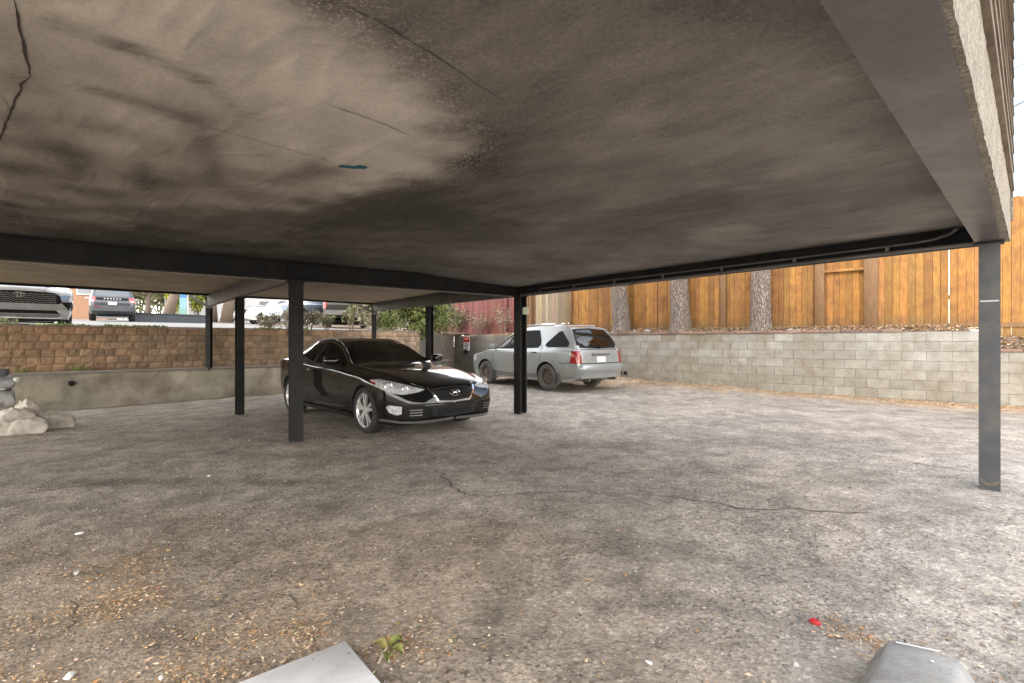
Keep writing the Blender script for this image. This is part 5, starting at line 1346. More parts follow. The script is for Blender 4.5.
S.patch('number_plate', [(0,-.17,.91),(0,.17,.91),(0,.17,.76),(0,-.17,.76)], math.pi, M['whitep'], off=.014)
S.patch('handle_trim', [(0,-.34,.985),(0,.34,.985),(0,.33,.935),(0,-.33,.935)], math.pi, mat('trim_grey', (.13,.135,.14), rough=.35), off=.03)
S.seam([(-1.80,.9,.735),(-2.15,.9,.745),(-2.4,.85,.75)], math.radians(110), .014, name='bumper_gap')
S.seam([(0,-.80,.735),(0,0,.73),(0,.80,.735)], math.pi, .020, both=False, name='bumper_gap')
# rear bumper
mb = MB(); rows = []
for i in range(25):
    a = -1+2*i/24; y = a*.955; xb = -2.44+.0-(.11*(1-abs(a)**4)); xb += .42*max(0, abs(a)-.86)/.14
    rows.append([(xb+.16, y*.97, .70),(xb+.01, y, .705),(xb-.03, y*1.005, .66),(xb-.03, y*1.005, .56),(xb+.03, y*.99, .50),(xb+.05, y*.97, .36),(xb+.14, y*.94, .33)])
mb.grid(rows); S.part('rear_bumper', mb, SILV, smooth=True)
mb = MB()
for sg in (1, -1): mb.tube([V((-2.2, sg*.52, .30)), V((-2.5, sg*.52, .31))], .035, 10)
S.part('exhaust_pipe', mb, M['rust'])
mb = MB()
for sg in (1, -1): mb.tube([V((x, sg*.60, 1.735+.03*math.sin((x+1.7)/1.9*3.14))) for x in np.linspace(-1.7, .2, 12)], .016, 8)
S.part('roof_rail', mb, SILV)
mb = MB(); mb.bar(V((-2.36,.02,1.16)), V((-2.30,.30,1.20)), .02, .02); mb.box((-2.38,0,1.15), (.05,.09,.05)); S.part('rear_wiper', mb, M['black'])
for ax in (1.35,-1.35):
    for sg in (1, -1): mb = MB(); mb.box((ax-.43, sg*.88, .34), (.02,.17,.26)); S.part('mud_flap', mb, mat('mud_flap', (.10,.10,.10), rough=.8))
S.patch('headlight', [(1.9,.93,.86),(2.1,.85,.88),(2.25,.6,.84),(2.27,.55,.70),(2.1,.85,.70),(1.9,.93,.72)], math.radians(40), M['lamp'], off=.006, both=True)
S.mirrors(.92, .93, 1.12, mat('mirror_grey', (.25,.26,.27), rough=.4), (.13,.20,.17))
S.interior(.55, (.1,-.85), 1.05, (.75,.38,1.05), y=.38)
for x in (1.35, -1.35):
    for sg in (1, -1): S.wheel(x, sg*.845, .355, .235, 'steel', 'dtyre', rim_r=.225, rimmat='rust')
mb = MB(); mb.box((0,0,.27), (3.6,1.3,.06)); S.part('underbody', mb, M['dark'])

# ------------------------------------------------------------------ street vehicles
def street_pt(px, Y, far=0):
    X = (px-512)/500*Y; p = V((X, Y, 0)); d = (p-BW0).dot(UN); return V((X, Y, zstreet(d)))
def basic(name_mat, curves, x1, x0, loc, rz, label, group, axles, wr, tw, hw, windows, res=.7, cat='car', redge=.05, cut=True, glass=None):
    c = Car('parked_car', dict(x1=x1, x0=x0, redge=redge, tuck=.06, shoulder=.05, curves=curves), loc, rz, label, group, name_mat, res=res, cat=cat)
    c.arches(wr+.055, wr, axles)
    for nm, pts, th in windows: c.patch(nm, pts, th, glass or M['winglass'], off=.004, both=abs(math.sin(th)) > .5, grid=.09)
    for x in axles:
        for sg in (1, -1): c.wheel(x, sg*(tw/2), wr, .22, 5, rim_r=wr*.64)
    mb = MB(); mb.box((0,0,.27), ((x1-x0)*.75, hw*1.3, .05)); c.part('underbody', mb, M['dark'])
    return c
GST = 'cars parked up on the street'
# near crossover, front end
L = street_pt(19, 10.9); c_ = L+UN*2.25; c_.z = CZ+.27
cv = suv_curves(2.22,-2.24,1.62,.915,1.02,1.05,1.05,.25,-1.85,-2.1,nose=.66)
cv['zt'] = [(2.22,.72),(2.19,.90),(2.10,.975),(1.7,1.03),(1.05,1.09),(.8,1.22),(.5,1.40),(.25,1.52),(-.2,1.60),(-1.,1.62),(-1.85,1.55),(-2.1,1.2),(-2.2,1.0),(-2.24,.7)]
cv['yw'] = [(2.22,.78),(2.19,.83),(2.1,.865),(1.9,.89),(1.4,.915),(0,.90),(-1.4,.915),(-2.0,.87),(-2.24,.75)]
cv['zb'] = [(2.22,.24),(2.0,.22),(0,.24),(-2.24,.4)]
wnd = [('windshield', wsv2, 0) for wsv2 in ([(0,-.70,1.12),(0,0,1.13),(0,.70,1.12),(0,.56,1.47),(0,0,1.50),(0,-.56,1.47)],)]
wnd += [('side_window', [(.9,.9,1.08),(.3,.9,1.45),(0,.9,1.49),(-.9,.9,1.48),(-1.6,.9,1.36),(-1.7,.9,1.12),(0,.9,1.09)], A)]
WPNT = mat('pearl_paint', (.50,.51,.52), (.46,.47,.48), rough=.3, metal=.2, coat=1)
T = basic(WPNT, cv, 2.22, -2.24, tuple(c_), math.atan2(-UN.y, -UN.x), 'white crossover facing the lot above the brick wall, cut off by the left edge', GST, (1.32,-1.34), .34, 1.56, .915, wnd, res=1.1)
tg = T.patch('grille', [(0,-.58,.83),(0,0,.85),(0,.58,.83),(0,.66,.76),(0,.70,.60),(0,.62,.575),(0,-.62,.575),(0,-.70,.60),(0,-.66,.76)], 0, M['black'], off=.006)
mb = MB()
for k in range(5):
    z = .605+.045*k; mb.tube([V(T.hit(u, z+(.012 if i % 2 else -.012), 0)[0])+V((.014,0,0)) for i, u in enumerate(np.linspace(-.60,.60,27))], .006, 5)
T.part('grille_mesh', mb, mat('mesh_grey', (.5,.5,.5), rough=.4, metal=.7), parent=tg)
mb = MB(); e = V(T.hit(0,.76,0)[0])+V((.03,0,0))
for (ry, rz_, oy, oz) in ((.085,.055,0,0),(.030,.052,0,0),(.062,.022,0,.026)):
    mb.tube([e+V((0, oy+math.cos(a)*ry, oz+math.sin(a)*rz_)) for a in np.linspace(0, 6.283, 26)], .0075, 6)
T.part('badge', mb, M['chrome'], parent=tg)
T.patch('headlight', [(2.15,.60,.85),(2.0,.80,.885),(1.85,.89,.88),(1.85,.89,.79),(2.0,.85,.76),(2.18,.68,.77)], math.radians(30), M['lamp'], off=.008, grid=.04, both=True)
T.patch('daylight_lamp', [(2.19,.66,.77),(2.12,.78,.775),(2.14,.80,.67),(2.2,.70,.65)], math.radians(20), mat('blue_lamp', (.30,.42,.62), rough=.15, coat=1), off=.012, both=True)
T.patch('bumper_band', [(0,-.72,.565),(0,.72,.565),(0,.80,.46),(0,.62,.44),(0,-.62,.44),(0,-.80,.46)], 0, mat('bumper_grey', (.34,.34,.345), rough=.5), off=.02)
T.patch('lower_intake', [(0,-.60,.43),(0,.60,.43),(0,.66,.35),(0,-.66,.35)], 0, M['black'], off=.008)
T.patch('skid_lip', [(0,-.70,.34),(0,.70,.34),(0,.62,.27),(0,-.62,.27)], 0, mat('lip_grey', (.16,.16,.165), rough=.5), off=.02)
T.patch('fog_pocket', [(2.15,.66,.62),(2.05,.86,.64),(1.95,.9,.53),(2.0,.9,.43),(2.17,.74,.45)], math.radians(25), M['black'], off=.006, both=True)
T.mirrors(.85, .90, 1.12, WPNT)
# rear of the dark boxy crossover
Y = 24.5; L = street_pt(112.5, Y); u = V((L.x, L.y, 0)).normalized(); c_ = L+u*2.2; c_.z = zstreet((c_-BW0).dot(UN))-.02
cv = suv_curves(2.15,-2.20,1.78,.94,1.15,1.12,1.0,.35,-1.95,-2.12,nose=.7,roofdrop=.02)
cv['yr'] = [(2.15,.5),(1.5,.68),(1.0,.78),(.35,.70),(-1.95,.70),(-2.2,.72)]
DBL = mat('slate_paint', (.035,.042,.055), (.03,.037,.048), rough=.25, metal=.3, coat=1)
B = basic(DBL, cv, 2.15, -2.20, tuple(c_), math.atan2(u.y, u.x), 'dark slate boxy SUV seen from behind, parked up the drive', GST, (1.33,-1.34), .36, 1.6, .94,
   [('rear_window', [(0,-.66,1.18),(0,0,1.17),(0,.66,1.18),(0,.60,1.60),(0,0,1.64),(0,-.60,1.60)], math.pi), ('side_window', [(.8,.9,1.17),(.3,.9,1.58),(-1.8,.9,1.58),(-1.9,.9,1.2)], A)])
B.body.data.materials[0] = DBL
B.patch('tail_light', [(-2.1,.92,1.12),(-2.19,.72,1.12),(-2.2,.66,1.10),(-2.2,.66,.93),(-2.2,.74,.86),(-2.1,.92,.86)], math.radians(165), mat('bright_red_lens', (.60,.04,.05), rough=.2, coat=1), off=.012, both=True)
B.patch('lamp_core', [(-2.15,.84,.98),(-2.19,.72,.98),(-2.19,.72,.90),(-2.15,.84,.90)], math.radians(165), M['whitep'], off=.018, both=True)
B.patch('tailgate_bar', [(0,-.62,1.10),(0,.62,1.10),(0,.62,.98),(0,-.62,.98)], math.pi, M['black'], off=.010)
mb = MB(); x = B.hit(0,1.05,math.pi)[0].x-.025
for i, y in enumerate(np.linspace(.30,-.30,6)): mb.box((x, y, 1.05), (.006,.055,.045))
B.part('lettering', mb, M['whitep'])
B.patch('number_plate', [(0,-.17,.90),(0,.17,.90),(0,.17,.76),(0,-.17,.76)], math.pi, M['whitep'], off=.012)
B.patch('rear_bumper', [(0,-.84,.72),(0,.84,.72),(0,.82,.45),(0,-.82,.45)], math.pi, mat('bumper_dark', (.075,.08,.085), rough=.6), off=.05, thick=.06)
B.patch('rear_reflector', [(-2.2,.50,.66),(-2.2,.70,.66),(-2.2,.70,.62),(-2.2,.50,.62)], math.pi, M['red'], off=.065, both=False)
B.mirrors(.75, .93, 1.2, mat('mirror_pale', (.5,.5,.48), rough=.3))
WH = mat('white_car_paint', (.62,.63,.65), (.58,.59,.6), rough=.25, coat=1)
sed = dict(zt=[(2.3,.6),(2.25,.72),(1.6,.90),(1.0,.98),(.2,1.38),(-.4,1.45),(-1.0,1.40),(-1.7,1.12),(-2.2,1.05),(-2.35,.7)], zb=[(2.3,.3),(1.5,.2),(-2.35,.35)],
  zs=[(2.3,.55),(1.4,.85),(0,.95),(-1.5,1.0),(-2.35,.65)], yw=[(2.3,.6),(2.1,.8),(1.4,.9),(-1.4,.9),(-2.2,.8),(-2.35,.62)], yr=[(2.3,.4),(1.0,.72),(0,.58),(-1.2,.58),(-2.35,.5)])
swn = [('windshield', [(0,-.66,1.0),(0,0,1.01),(0,.66,1.0),(0,.5,1.36),(0,-.5,1.36)], 0), ('side_window', [(.75,.9,.99),(.1,.9,1.32),(-.5,.9,1.38),(-1.0,.9,1.33),(-1.45,.9,1.08),(-1.0,.9,1.0)], A)]
L = street_pt(253, 40); an = math.radians(-128)
W1 = basic(WH, sed, 2.3, -2.35, (L.x, L.y, L.z), an, 'low white saloon parked far up by the white garage', GST, (1.4,-1.35), .32, 1.54, .9, swn)
W1.patch('headlight', [(2.0,.82,.72),(2.2,.66,.72),(2.27,.5,.66),(2.2,.66,.62),(2.0,.82,.64)], math.radians(35), M['lamp'], off=.008, both=True)
L = street_pt(284, 27.5); cv = suv_curves(2.3,-2.3,1.7,.94,1.08,1.1,1.05,.3,-1.9,-2.15,nose=.7); L = street_pt(281, 33)
W2 = basic(WH, cv, 2.3, -2.3, (L.x, L.y, L.z), math.radians(-135), 'white SUV behind the dry bushes, just left of the thick post', GST, (1.35,-1.35), .36, 1.6, .94,
   [('windshield', [(0,-.72,1.14),(0,0,1.15),(0,.72,1.14),(0,.58,1.55),(0,-.58,1.55)], 0), ('side_window', [(.9,.9,1.14),(.3,.9,1.52),(-1.7,.9,1.55),(-1.85,.9,1.2)], A)])
W2.patch('grille', [(0,-.5,.92),(0,.5,.92),(0,.44,.66),(0,-.44,.66)], 0, M['black'], off=.008)
W2.patch('headlight', [(2.0,.86,.95),(2.2,.70,.95),(2.27,.56,.92),(2.27,.56,.82),(2.0,.86,.82)], math.radians(35), M['lamp'], off=.008, both=True)
L = street_pt(309, 25); W3 = basic(mat('blue_grey_paint', (.22,.25,.29), rough=.25, metal=.4, coat=1), sed, 2.3, -2.35, (L.x, L.y, L.z+.15), math.radians(-110), 'bluish grey car glimpsed between the thick post and the dark truck', GST, (1.4,-1.35), .32, 1.54, .9, swn)
# dark pickup from behind
Y = 22.5; L = street_pt(346, Y); u = V((L.x, L.y, 0)).normalized(); c_ = L+u*2.4; c_.z = zstreet((c_-BW0).dot(UN))-.02
pk = dict(zt=[(2.8,.8),(2.7,1.05),(1.7,1.18),(1.2,1.22),(.6,1.70),(.3,1.80),(-.6,1.82),(-.85,1.74),(-1.0,1.30),(-1.2,1.26),(-2.6,1.26),(-2.75,1.2),(-2.8,.8)], zb=[(2.8,.5),(2.3,.35),(-2.3,.4),(-2.8,.5)],
  zs=[(2.8,.75),(1.7,1.08),(0,1.15),(-1.0,1.18),(-2.6,1.2),(-2.8,.75)], yw=[(2.8,.8),(2.4,.97),(-2.5,.98),(-2.8,.93)], yr=[(2.8,.6),(1.2,.85),(.3,.72),(-.8,.74),(-1.0,.88),(-2.8,.85)])
PBK = mat('pickup_black', (.016,.017,.018), rough=.3, coat=1)
P_ = basic(PBK, pk, 2.8, -2.8, tuple(c_), math.atan2(u.y, u.x), 'black pickup truck seen from behind through the shrubs above the coupe', GST, (1.75,-1.75), .40, 1.68, .98,
   [('rear_window', [(0,-.60,1.36),(0,.60,1.36),(0,.56,1.68),(0,-.56,1.68)], math.pi)], cat='truck')
P_.patch('window_notice', [(0,.05,1.68),(0,-.35,1.68),(0,-.35,1.45),(0,.05,1.45)], math.pi, mat('pink_paper', (.72,.52,.54), rough=.6), off=.02)
P_.patch('rear_bumper', [(0,-.92,.72),(0,.92,.72),(0,.92,.52),(0,-.92,.52)], math.pi, mat('bumper_steel', (.4,.4,.4), rough=.3, metal=.8), off=.10, thick=.08)
P_.patch('tailgate_trim', [(0,-.80,1.02),(0,.80,1.02),(0,.80,.97),(0,-.80,.97)], math.pi, M['chrome'], off=.012)
P_.patch('tail_light', [(-2.75,.95,1.15),(-2.8,.80,1.15),(-2.8,.80,.80),(-2.75,.95,.80)], math.radians(168), M['red'], off=.01, both=True)
# ================================================================== behind the walls: plants, houses, trees
pq = random.Random(33)
def shrub(name, p, rad, n, size, cols, label, cat='shrub', group=None, stems=7, droop=0, seed=0, lobes=5):
    q = random.Random(seed); o = thing(name, p, label, cat, group)
    mb = MB(); lf = MB(); p = V(p)
    tips = []
    for i in range(stems):
        a = q.uniform(0, 6.28); r = q.uniform(.3,.95); e = p+V((math.cos(a)*rad[0]*r, math.sin(a)*rad[1]*r, rad[2]*q.uniform(1.0,1.9)))
        m = p.lerp(e, .5)+V((q.uniform(-.08,.08), q.uniform(-.08,.08), rad[2]*.15))
        mb.tube([p+V((math.cos(a)*.04, math.sin(a)*.04, -.04)), m, e], [.014*rad[2]+.006,.010*rad[2]+.003,.003], 5); tips += [e, m]
        for k in range(3):
            s0 = m.lerp(e, q.random()); e2 = s0+V((q.uniform(-.3,.3)*rad[0], q.uniform(-.3,.3)*rad[1], q.uniform(.05,.35)*rad[2])); mb.tube([s0, e2], [.005,.002], 4); tips.append(e2)
    mb.build('stem', M['twig'], o)
    n = int(n*2.2); k = max(1, n//len(tips)); fills = (cols[0] in YG)
    if fills: leafcloud(lf, p+V((0,0,rad[2]*.75)), (rad[0]*1.05, rad[1]*1.05, rad[2]*.95), n//2, size, cols, q, droop)
    for t in tips: leafcloud(lf, t, (rad[0]*.30, rad[1]*.30, rad[2]*.28), k, size, cols, q, droop)
    lf.build('leaves', M['foliage'], o, fix=False); return o
YG = [(.22,.26,.06),(.14,.19,.05),(.30,.32,.10),(.09,.13,.04)]
DRY = [(.34,.27,.20),(.26,.20,.15),(.42,.35,.28),(.20,.17,.11),(.16,.19,.07)]
PALE = [(.40,.38,.22),(.32,.30,.20),(.5,.42,.30)]
def up(px, d):   # on the street sheet, d metres behind the brick wall, in image column px
    r = (px-512)/500; b = BW0+UN*d; s = (r*b.y-b.x)/(UA.x-r*UA.y); p = b+UA*s; return V((p.x, p.y, zstreet(d)))
for i, (px, d, rx, rz_, n, cols, lb) in enumerate([
  (272,.55,.30,.22,420,DRY,'dry brown bush left of the thick post on the brick wall'),
  (286,.8,.34,.34,520,DRY,'taller dry bush with bare twigs directly behind the thick post'),
  (309,.6,.34,.32,520,DRY,'dry pinkish bush right of the thick post'),
  (327,.9,.26,.26,330,DRY+YG,'small half green dry bush in front of the pickup'),
  (352,.6,.20,.42,260,PALE+YG,'thin pale sapling in front of the pickup, above the coupe'),
  (372,.7,.3,.36,360,PALE+DRY,'straw coloured shrub beside the far post'),
  (388,.5,.30,.34,620,YG,'leafy green shrub just right of the far post')]):
    shrub('shrub', up(px, d), (rx*1.3, rx, rz_), n, .055 if cols is DRY else .07, cols, lb, group='shrubs along the brick wall', seed=50+i)
def bk(px, e):
    r = (px-512)/500; b = K0+KN*e; t = (r*b.y-b.x)/(KD.x-r*KD.y); p = b+KD*t; return V((p.x, p.y, zbank(t, e)))
shrub('shrub', (-3.05,16.9,CZ+.35), (.85,.7,.62), 1900, .10, YG, 'big yellow green bush behind the roof of the coupe', seed=70, stems=12, group='bushes at the corner of the walls')
shrub('shrub', (-2.75,18.6,CZ+.35), (.8,.7,.72), 1700, .10, YG+PALE, 'yellow green bush drooping over the dark wall near the sign', seed=71, stems=12, droop=.8, group='bushes at the corner of the walls')
shrub('shrub', (-4.4,16.6,CZ+.5), (.8,.7,.7), 1300, .10, YG+DRY, 'loose green bush left of the corner bushes', seed=72, stems=11, group='bushes at the corner of the walls')
p = bk(455, .6); shrub('shrub', p, (.8,.45,.62), 800, .07, PALE+DRY+YG, 'twiggy half bare bush before the red fence', seed=73, stems=14, group='bushes at the corner of the walls')
p = bk(478, .5); shrub('shrub', p, (.6,.35,.45), 260, .06, DRY+PALE, 'bare pale twigs against the red fence', seed=74, stems=14, group='bushes at the corner of the walls')
p = bk(503, .5); shrub('shrub', p, (.45,.3,.5), 160, .06, PALE, 'sparse twigs beside the black post at the red fence', seed=75, stems=10, group='bushes at the corner of the walls')
p = V((-2.95,16.15,CZ+.12)); shrub('shrub', p, (.42,.3,.30), 420, .08, YG, 'trailing green growth spilling down the corner of the wall', seed=76, stems=8, droop=1.4, group='bushes at the corner of the walls')
# weeds along the top of the brick wall
mb = MB(); WG = [(.22,.34,.06),(.16,.26,.05),(.34,.42,.12)]
for _ in range(2600):
    s = pq.uniform(-6, 2.6)**1; p = BW0+UA*s+UN*pq.uniform(.19,.6); z = CZ+.285
    if fbm(p.x, p.y, 1.3, 3) < -.05: continue
    mb.col = jit(pq.choice(WG), .3, pq); a = pq.uniform(0, 6.28); h = pq.uniform(.03,.10); c = V((p.x, p.y, z)); d = V((math.cos(a), math.sin(a), 0))*h*.6; n_ = V((-d.y, d.x, 0))*.6
    mb.poly([c, c+d*.5+n_+V((0,0,h*.7)), c+d+V((0,0,h)), c+d*.5-n_+V((0,0,h*.7))])
mb.col = (1,1,1); l = mb.build('weeds', M['foliage'], fix=False); tag(l, 'low bright green weeds growing along the top of the brick wall', kind='stuff')
def grass_tuft(p, n, h, cols, label, seed):
    q = random.Random(seed); mb = MB()
    for _ in range(n):
        a = q.uniform(0, 6.28); b = V(p)+V((q.uniform(-.08,.08), q.uniform(-.08,.08), 0)); H = h*q.uniform(.5,1.1); d = V((math.cos(a), math.sin(a), 0)); s = V((-d.y, d.x, 0))*.008
        mb.col = jit(q.choice(cols), .2, q)
        r = [b, b+d*H*.15+V((0,0,H*.5)), b+d*H*.45+V((0,0,H*.85)), b+d*H*.8+V((0,0,H*.9))]
        mb.grid([[x-s*(1-i/3.2), x+s*(1-i/3.2)] for i, x in enumerate(r)])
    mb.col = (1,1,1); o = mb.build('grass_tuft', M['foliage'], fix=False); return tag(o, label, 'grass', 'tufts of grass on the walls')
p = BW0+UA*-3.6+UN*.2; 
for i, (px, d, n, h, lb, z) in enumerate([(3,.2,34,.24,'tall pale grass tuft before the white crossover grille',0),(12,.2,26,.20,'smaller pale grass tuft right of the tallest one',0),(66,.2,24,.16,'dry grass tuft below the crossover wheel',0),(107,.2,18,.15,'green weed tuft below the dark SUV',0)]):
    p = up(px, d); grass_tuft((p.x, p.y, CZ+.28), n, h, PALE+WG, lb, i)
for i, (px, n, h, lb) in enumerate([(20,20,.10,'weed at the foot of the brick wall, farthest left'),(76,26,.16,'green weed at the foot of the brick wall above the drain'),(88,26,.12,'dry weed beside the green one above the drain')]):
    r = (px-512)/500; b = LW0+UN*.62; s = (r*b.y-b.x)/(UA.x-r*UA.y); p = b+UA*s; grass_tuft((p.x, p.y, CZ-.6), n, h, (WG if i != 2 else PALE), lb, 20+i)

# houses
def house(name, px, Y, w_, d_, h_, face, mt, label, windows=(), doors=(), roof=True, roofh=1.6, ztop=None):
    p = street_pt(px, Y); o = thing(name, p, label, 'house'); f = V((math.cos(face), math.sin(face), 0)); s = V((-f.y, f.x, 0))
    c = p-f*d_/2; mb = MB(); mb.box((c.x, c.y, p.z+h_/2-.3), (d_, w_, h_+.6), 0, rot=face); mb.build('wall', mt, o)
    if roof:
        mb = MB(); e = .4
        A_ = [c+f*(d_/2+e)*i+s*(w_/2+e)*j+V((0,0,h_)) for i, j in ((1,1),(1,-1),(-1,-1),(-1,1))]; r1 = c+s*(w_/2+e)+V((0,0,h_+roofh)); r2 = c-s*(w_/2+e)+V((0,0,h_+roofh))
        mb.poly([A_[0], A_[1], r2, r1]); mb.poly([A_[2], A_[3], r1, r2]); mb.poly([A_[0], A_[3], r1]); mb.poly([A_[1], A_[2], r2]); mb.poly(A_)
        mb.build('roof', M['roof'], o)
    for (u, z, ww, hh) in windows:
        q = p+s*u+f*.03+V((0,0,z)); mb = MB(); mb.box(tuple(q), (.08, ww+.16, hh+.16), 0, rot=face); fr = mb.build('window', M['whitep'], o)
        mb = MB(); q2 = q+f*.05; mb.box(tuple(q2), (.03, ww, hh), 0, rot=face); g_ = mb.build('pane', M['winglass']); g_.parent = fr; g_.data.transform(Matrix.Translation(-V(o['_o'])))
    for (u, z, ww, hh, mm) in doors:
        q = p+s*u+f*.03+V((0,0,z)); mb = MB(); mb.box(tuple(q), (.08, ww, hh), 0, rot=face); mb.build('garage_door', mm, o)
    return o
fa = math.atan2(-UN.y, -UN.x)
house('brick_house', 30, 33, 8, 8, 5.2, fa-.15, M['houseb'], 'orange brick house behind the crossover and the dark SUV', windows=((3,2.4,1.2,1.3),(-1,2.4,1.2,1.3)))
house('siding_house', 246, 44, 12.5, 8, 5.2, math.radians(-75), M['housew'], 'house with white horizontal siding behind the two white cars', windows=((-.8,1.2,1.1,1.5),), doors=((2.2,.95,2.2,1.9,mat('garage_grey', (.22,.23,.24), rough=.6)),))
house('grey_house', 350, 52, 16, 8, 5.5, math.radians(-95), mat('beige_render', (.45,.40,.34), rough=.9), 'beige house far behind the pickup and the shrubs', windows=((2,2.4,1.4,1.2),(-2,2.4,1.4,1.2)))
p = street_pt(174, 27.2); lw = thing('low_wall', p, 'long low dark slate wall right of the dark SUV', 'wall'); mb = MB(); mb.bar(street_pt(134, 26.2)+V((0,0,.15)), street_pt(208, 28.8)+V((0,0,.12)), .3, .62); mb.build('slab', mat('slate_wall', (.06,.065,.08), (.045,.05,.06), rough=.6), lw)
mb = MB(); mb.bar(street_pt(134, 26.15)+V((0,0,.475)), street_pt(208, 28.75)+V((0,0,.445)), .36, .03); mb.build('capping', mat('slate_cap', (.09,.095,.11), rough=.5), lw)
# yellow shrubs and pale banner
YS = [(.42,.42,.04),(.30,.34,.05),(.55,.50,.08)]
p = street_pt(173, 35); shrub('shrub', p, (.55,.5,1.35), 1500, .16, YS, 'bright yellow green column shrub left of the blue banner', seed=90, stems=10, group='yellow green shrubs by the drive')
p = street_pt(197, 36); shrub('shrub', p, (.65,.5,1.35), 1500, .16, YS+YG, 'darker yellow green shrub right of the blue banner', seed=91, stems=10, group='yellow green shrubs by the drive')
p = street_pt(315, 38); shrub('shrub', p, (1.6,1.0,1.2), 1600, .2, YS+YG, 'wide yellow green shrub behind the white SUV', seed=92, stems=12, group='yellow green shrubs by the drive')
p = street_pt(183, 33); bn = thing('banner', p, 'tall pale blue and green upright banner between the yellow green shrubs', 'banner')
mb = MB()
for i, (cc, z0, z1) in enumerate((((.30,.55,.48),0,.9),((.35,.62,.75),.9,1.6),((.12,.35,.72),1.6,2.1),((.5,.68,.75),2.1,2.9))):
    mb.col = cc; wd = .36*(1 if i < 3 else .75); mb.box((p.x, p.y, p.z+(z0+z1)/2), (wd, .04, z1-z0), 0, rot=.7)
mb.col = (1,1,1); mb.build('cloth', mat('banner_cloth', (1,1,1), rough=.6, attr=True), bn)
mb = MB(); mb.tube([p+V((.25,.1,-.1)), p+V((.25,.1,3.1))], .03, 8); mb.build('pole', M['whitep'], bn)
# trees behind the street
def tree(px, Y, H, R_, cols, label, seed, lean=0, n=2600, trunk=.16, z0=.35, mt='twig', group='trees beyond the street', leaf=.24):
    q = random.Random(seed); p = street_pt(px, Y); o = thing('tree', p, label, 'tree', group); mb = MB(); lf = MB()
    top = p+V((lean, 0, H*.6)); mb.tube([p+V((0,0,-.2)), p+V((lean*.35,0,H*.25)), top], [trunk*1.4, trunk, trunk*.5], 10)
    br = MB()
    for i in range(14):
        a = q.uniform(0, 6.28); s0 = p.lerp(top, q.uniform(.45,1)); r = R_*q.uniform(.5,1); e = s0+V((math.cos(a)*r, math.sin(a)*r, H*q.uniform(.0,.32)))
        m = s0.lerp(e, .5)+V((0,0,.15*R_)); br.tube([s0, m, e], [trunk*.45, trunk*.25, .015], 6)
        for t in (e, m, m.lerp(e, .5)): leafcloud(lf, t, (R_*.33, R_*.33, R_*.25), n//42, leaf, cols, q)
    mb.build('trunk', M[mt], o, smooth=True); br.build('limbs', M[mt], o); lf.build('crown', M['foliage'], o, fix=False); return o
tree(148, 36, 6.0, 2.2, PALE+[(.24,.26,.10),(.55,.30,.10)], 'loose autumn tree with orange tints right of the dark SUV', 101, n=3000)
tree(165, 31, 6.5, 1.8, PALE+YG, 'tree with a dark leaning trunk behind the low slate wall', 102, lean=1.6, trunk=.26)
tree(212, 40, 6.5, 1.5, YG, 'slim tree whose trunk shows against the white house, left of the thin post', 103, trunk=.32, n=800)
tree(226, 38, 7, 1.6, YG, 'tree with a thick grey trunk between the two thin posts', 104, trunk=.36, lean=.8, n=800)
tree(345, 44, 8, 3.4, PALE+YG, 'wide straw coloured tree far behind the pickup', 105, n=3600, leaf=.3)
tree(395, 38, 8, 3.2, YG+PALE, 'green tree rising behind the corner bushes', 106, n=3600, leaf=.3)
tree(430, 30, 7, 2.6, YG+DRY, 'olive tree behind the left end of the red fence', 107, n=3200)
tree(96, 58, 10, 4.5, [(.09,.13,.05),(.13,.18,.07),(.2,.22,.09)], 'dark green tree far behind the brick house', 108, n=3600, leaf=.4)
tree(185, 62, 10, 5, [(.09,.13,.05),(.13,.18,.07),(.2,.22,.09)], 'tall green tree far behind the yellow shrubs', 109, n=4200, leaf=.4)
tree(290, 66, 11, 5, [(.09,.13,.05),(.13,.18,.07),(.25,.24,.09)], 'tall green tree beyond the roof of the white house', 110, n=4200, leaf=.4)
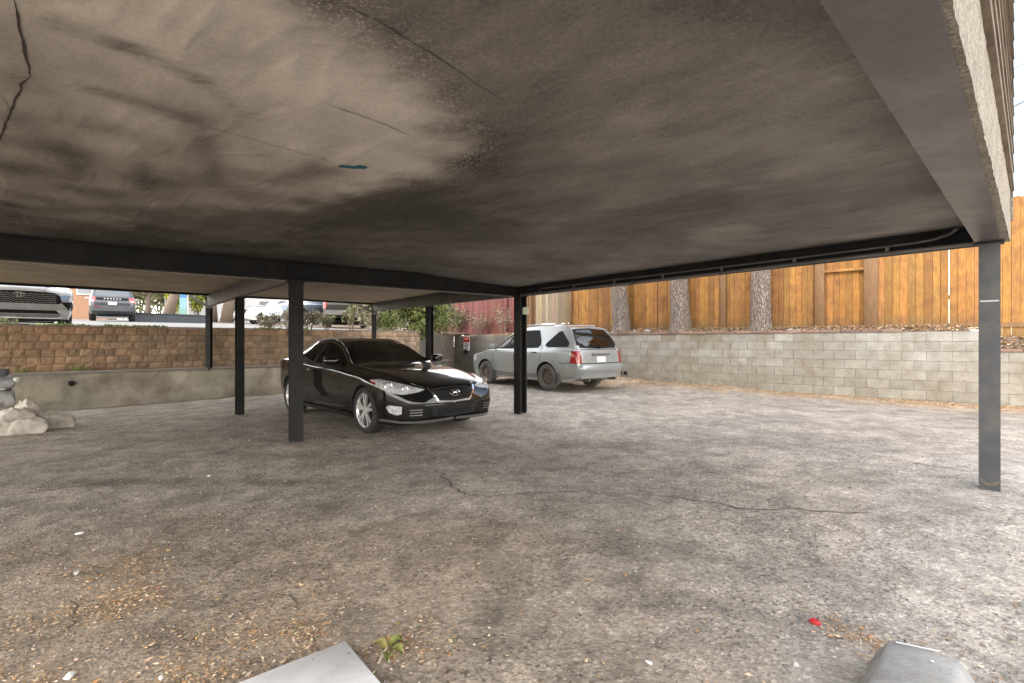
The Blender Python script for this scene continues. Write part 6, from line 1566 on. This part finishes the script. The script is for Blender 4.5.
for i, px in enumerate((-60, 10, 140, 240, 340, 420)):
    tree(px, 88+6*(i % 2), 12, 7, [(.10,.13,.06),(.15,.18,.08),(.22,.22,.11)], ['far tree, leftmost of the hazy row','far tree above the white crossover','far tree above the autumn tree','far tree behind the white house','far tree behind the beige house','far tree at the right end of the hazy row'][i], 120+i, n=3000, leaf=.7, group='far row of trees')
for i, (px, Y, rx, h) in enumerate(((-30,60,5,4.2),(60,64,5,3.8),(128,56,4,3.4),(160,60,4,3.8),(222,62,4,4),(300,58,4,3.6),(330,50,3,3.2),(375,46,3,3.4),(410,40,2.6,3.2))):
    p = street_pt(px, Y); shrub('hedge_bush', p, (rx, 2.5, h), 1500, .42, [(.12,.15,.06),(.20,.22,.09),(.30,.28,.14),(.09,.12,.05)] if i % 2 else [(.22,.26,.06)]+[(.30,.28,.16),(.16,.18,.08)], ['wide hedge bush far beyond the white crossover','hedge bush far beyond the brick house','hedge bush beyond the orange autumn tree','hedge bush beyond the leaning trunk','hedge bush beyond the thick grey trunk','hedge bush beyond the blue grey car','hedge bush beyond the left side of the pickup','hedge bush beyond the straw coloured shrub','hedge bush beyond the white post'][i], group='hedge bushes beyond the street', seed=200+i, stems=9)
# white post in the bushes
p = street_pt(407, 19.0); wp = thing('white_post', (p.x, p.y, CZ+.3), 'thin white post standing in the green bushes behind the coupe', 'post'); mb = MB(); mb.box((p.x, p.y, CZ+1.3), (.09,.09,2.0)); mb.build('shaft', M['whitep'], wp)
# overhead wires, top right
for (y0, y1, Y, lb) in ((63.0,57.5,30,'upper thin overhead wire against the sky at the right edge'),(101,96,30,'lower thicker overhead wire against the sky at the right edge')):
    a = W(900, y0+(y0-y1)*11.5, Y); b = W(1100, y1-(y0-y1)*7, Y); wv = thing('overhead_wire', a, lb, 'wire', 'overhead wires')
    mb = MB(); mb.tube([a.lerp(b, k/12)-V((0,0,.25*math.sin(math.pi*k/12))) for k in range(13)], .022 if y0 < 80 else .04, 6); mb.build('cable', M['black'], wv)
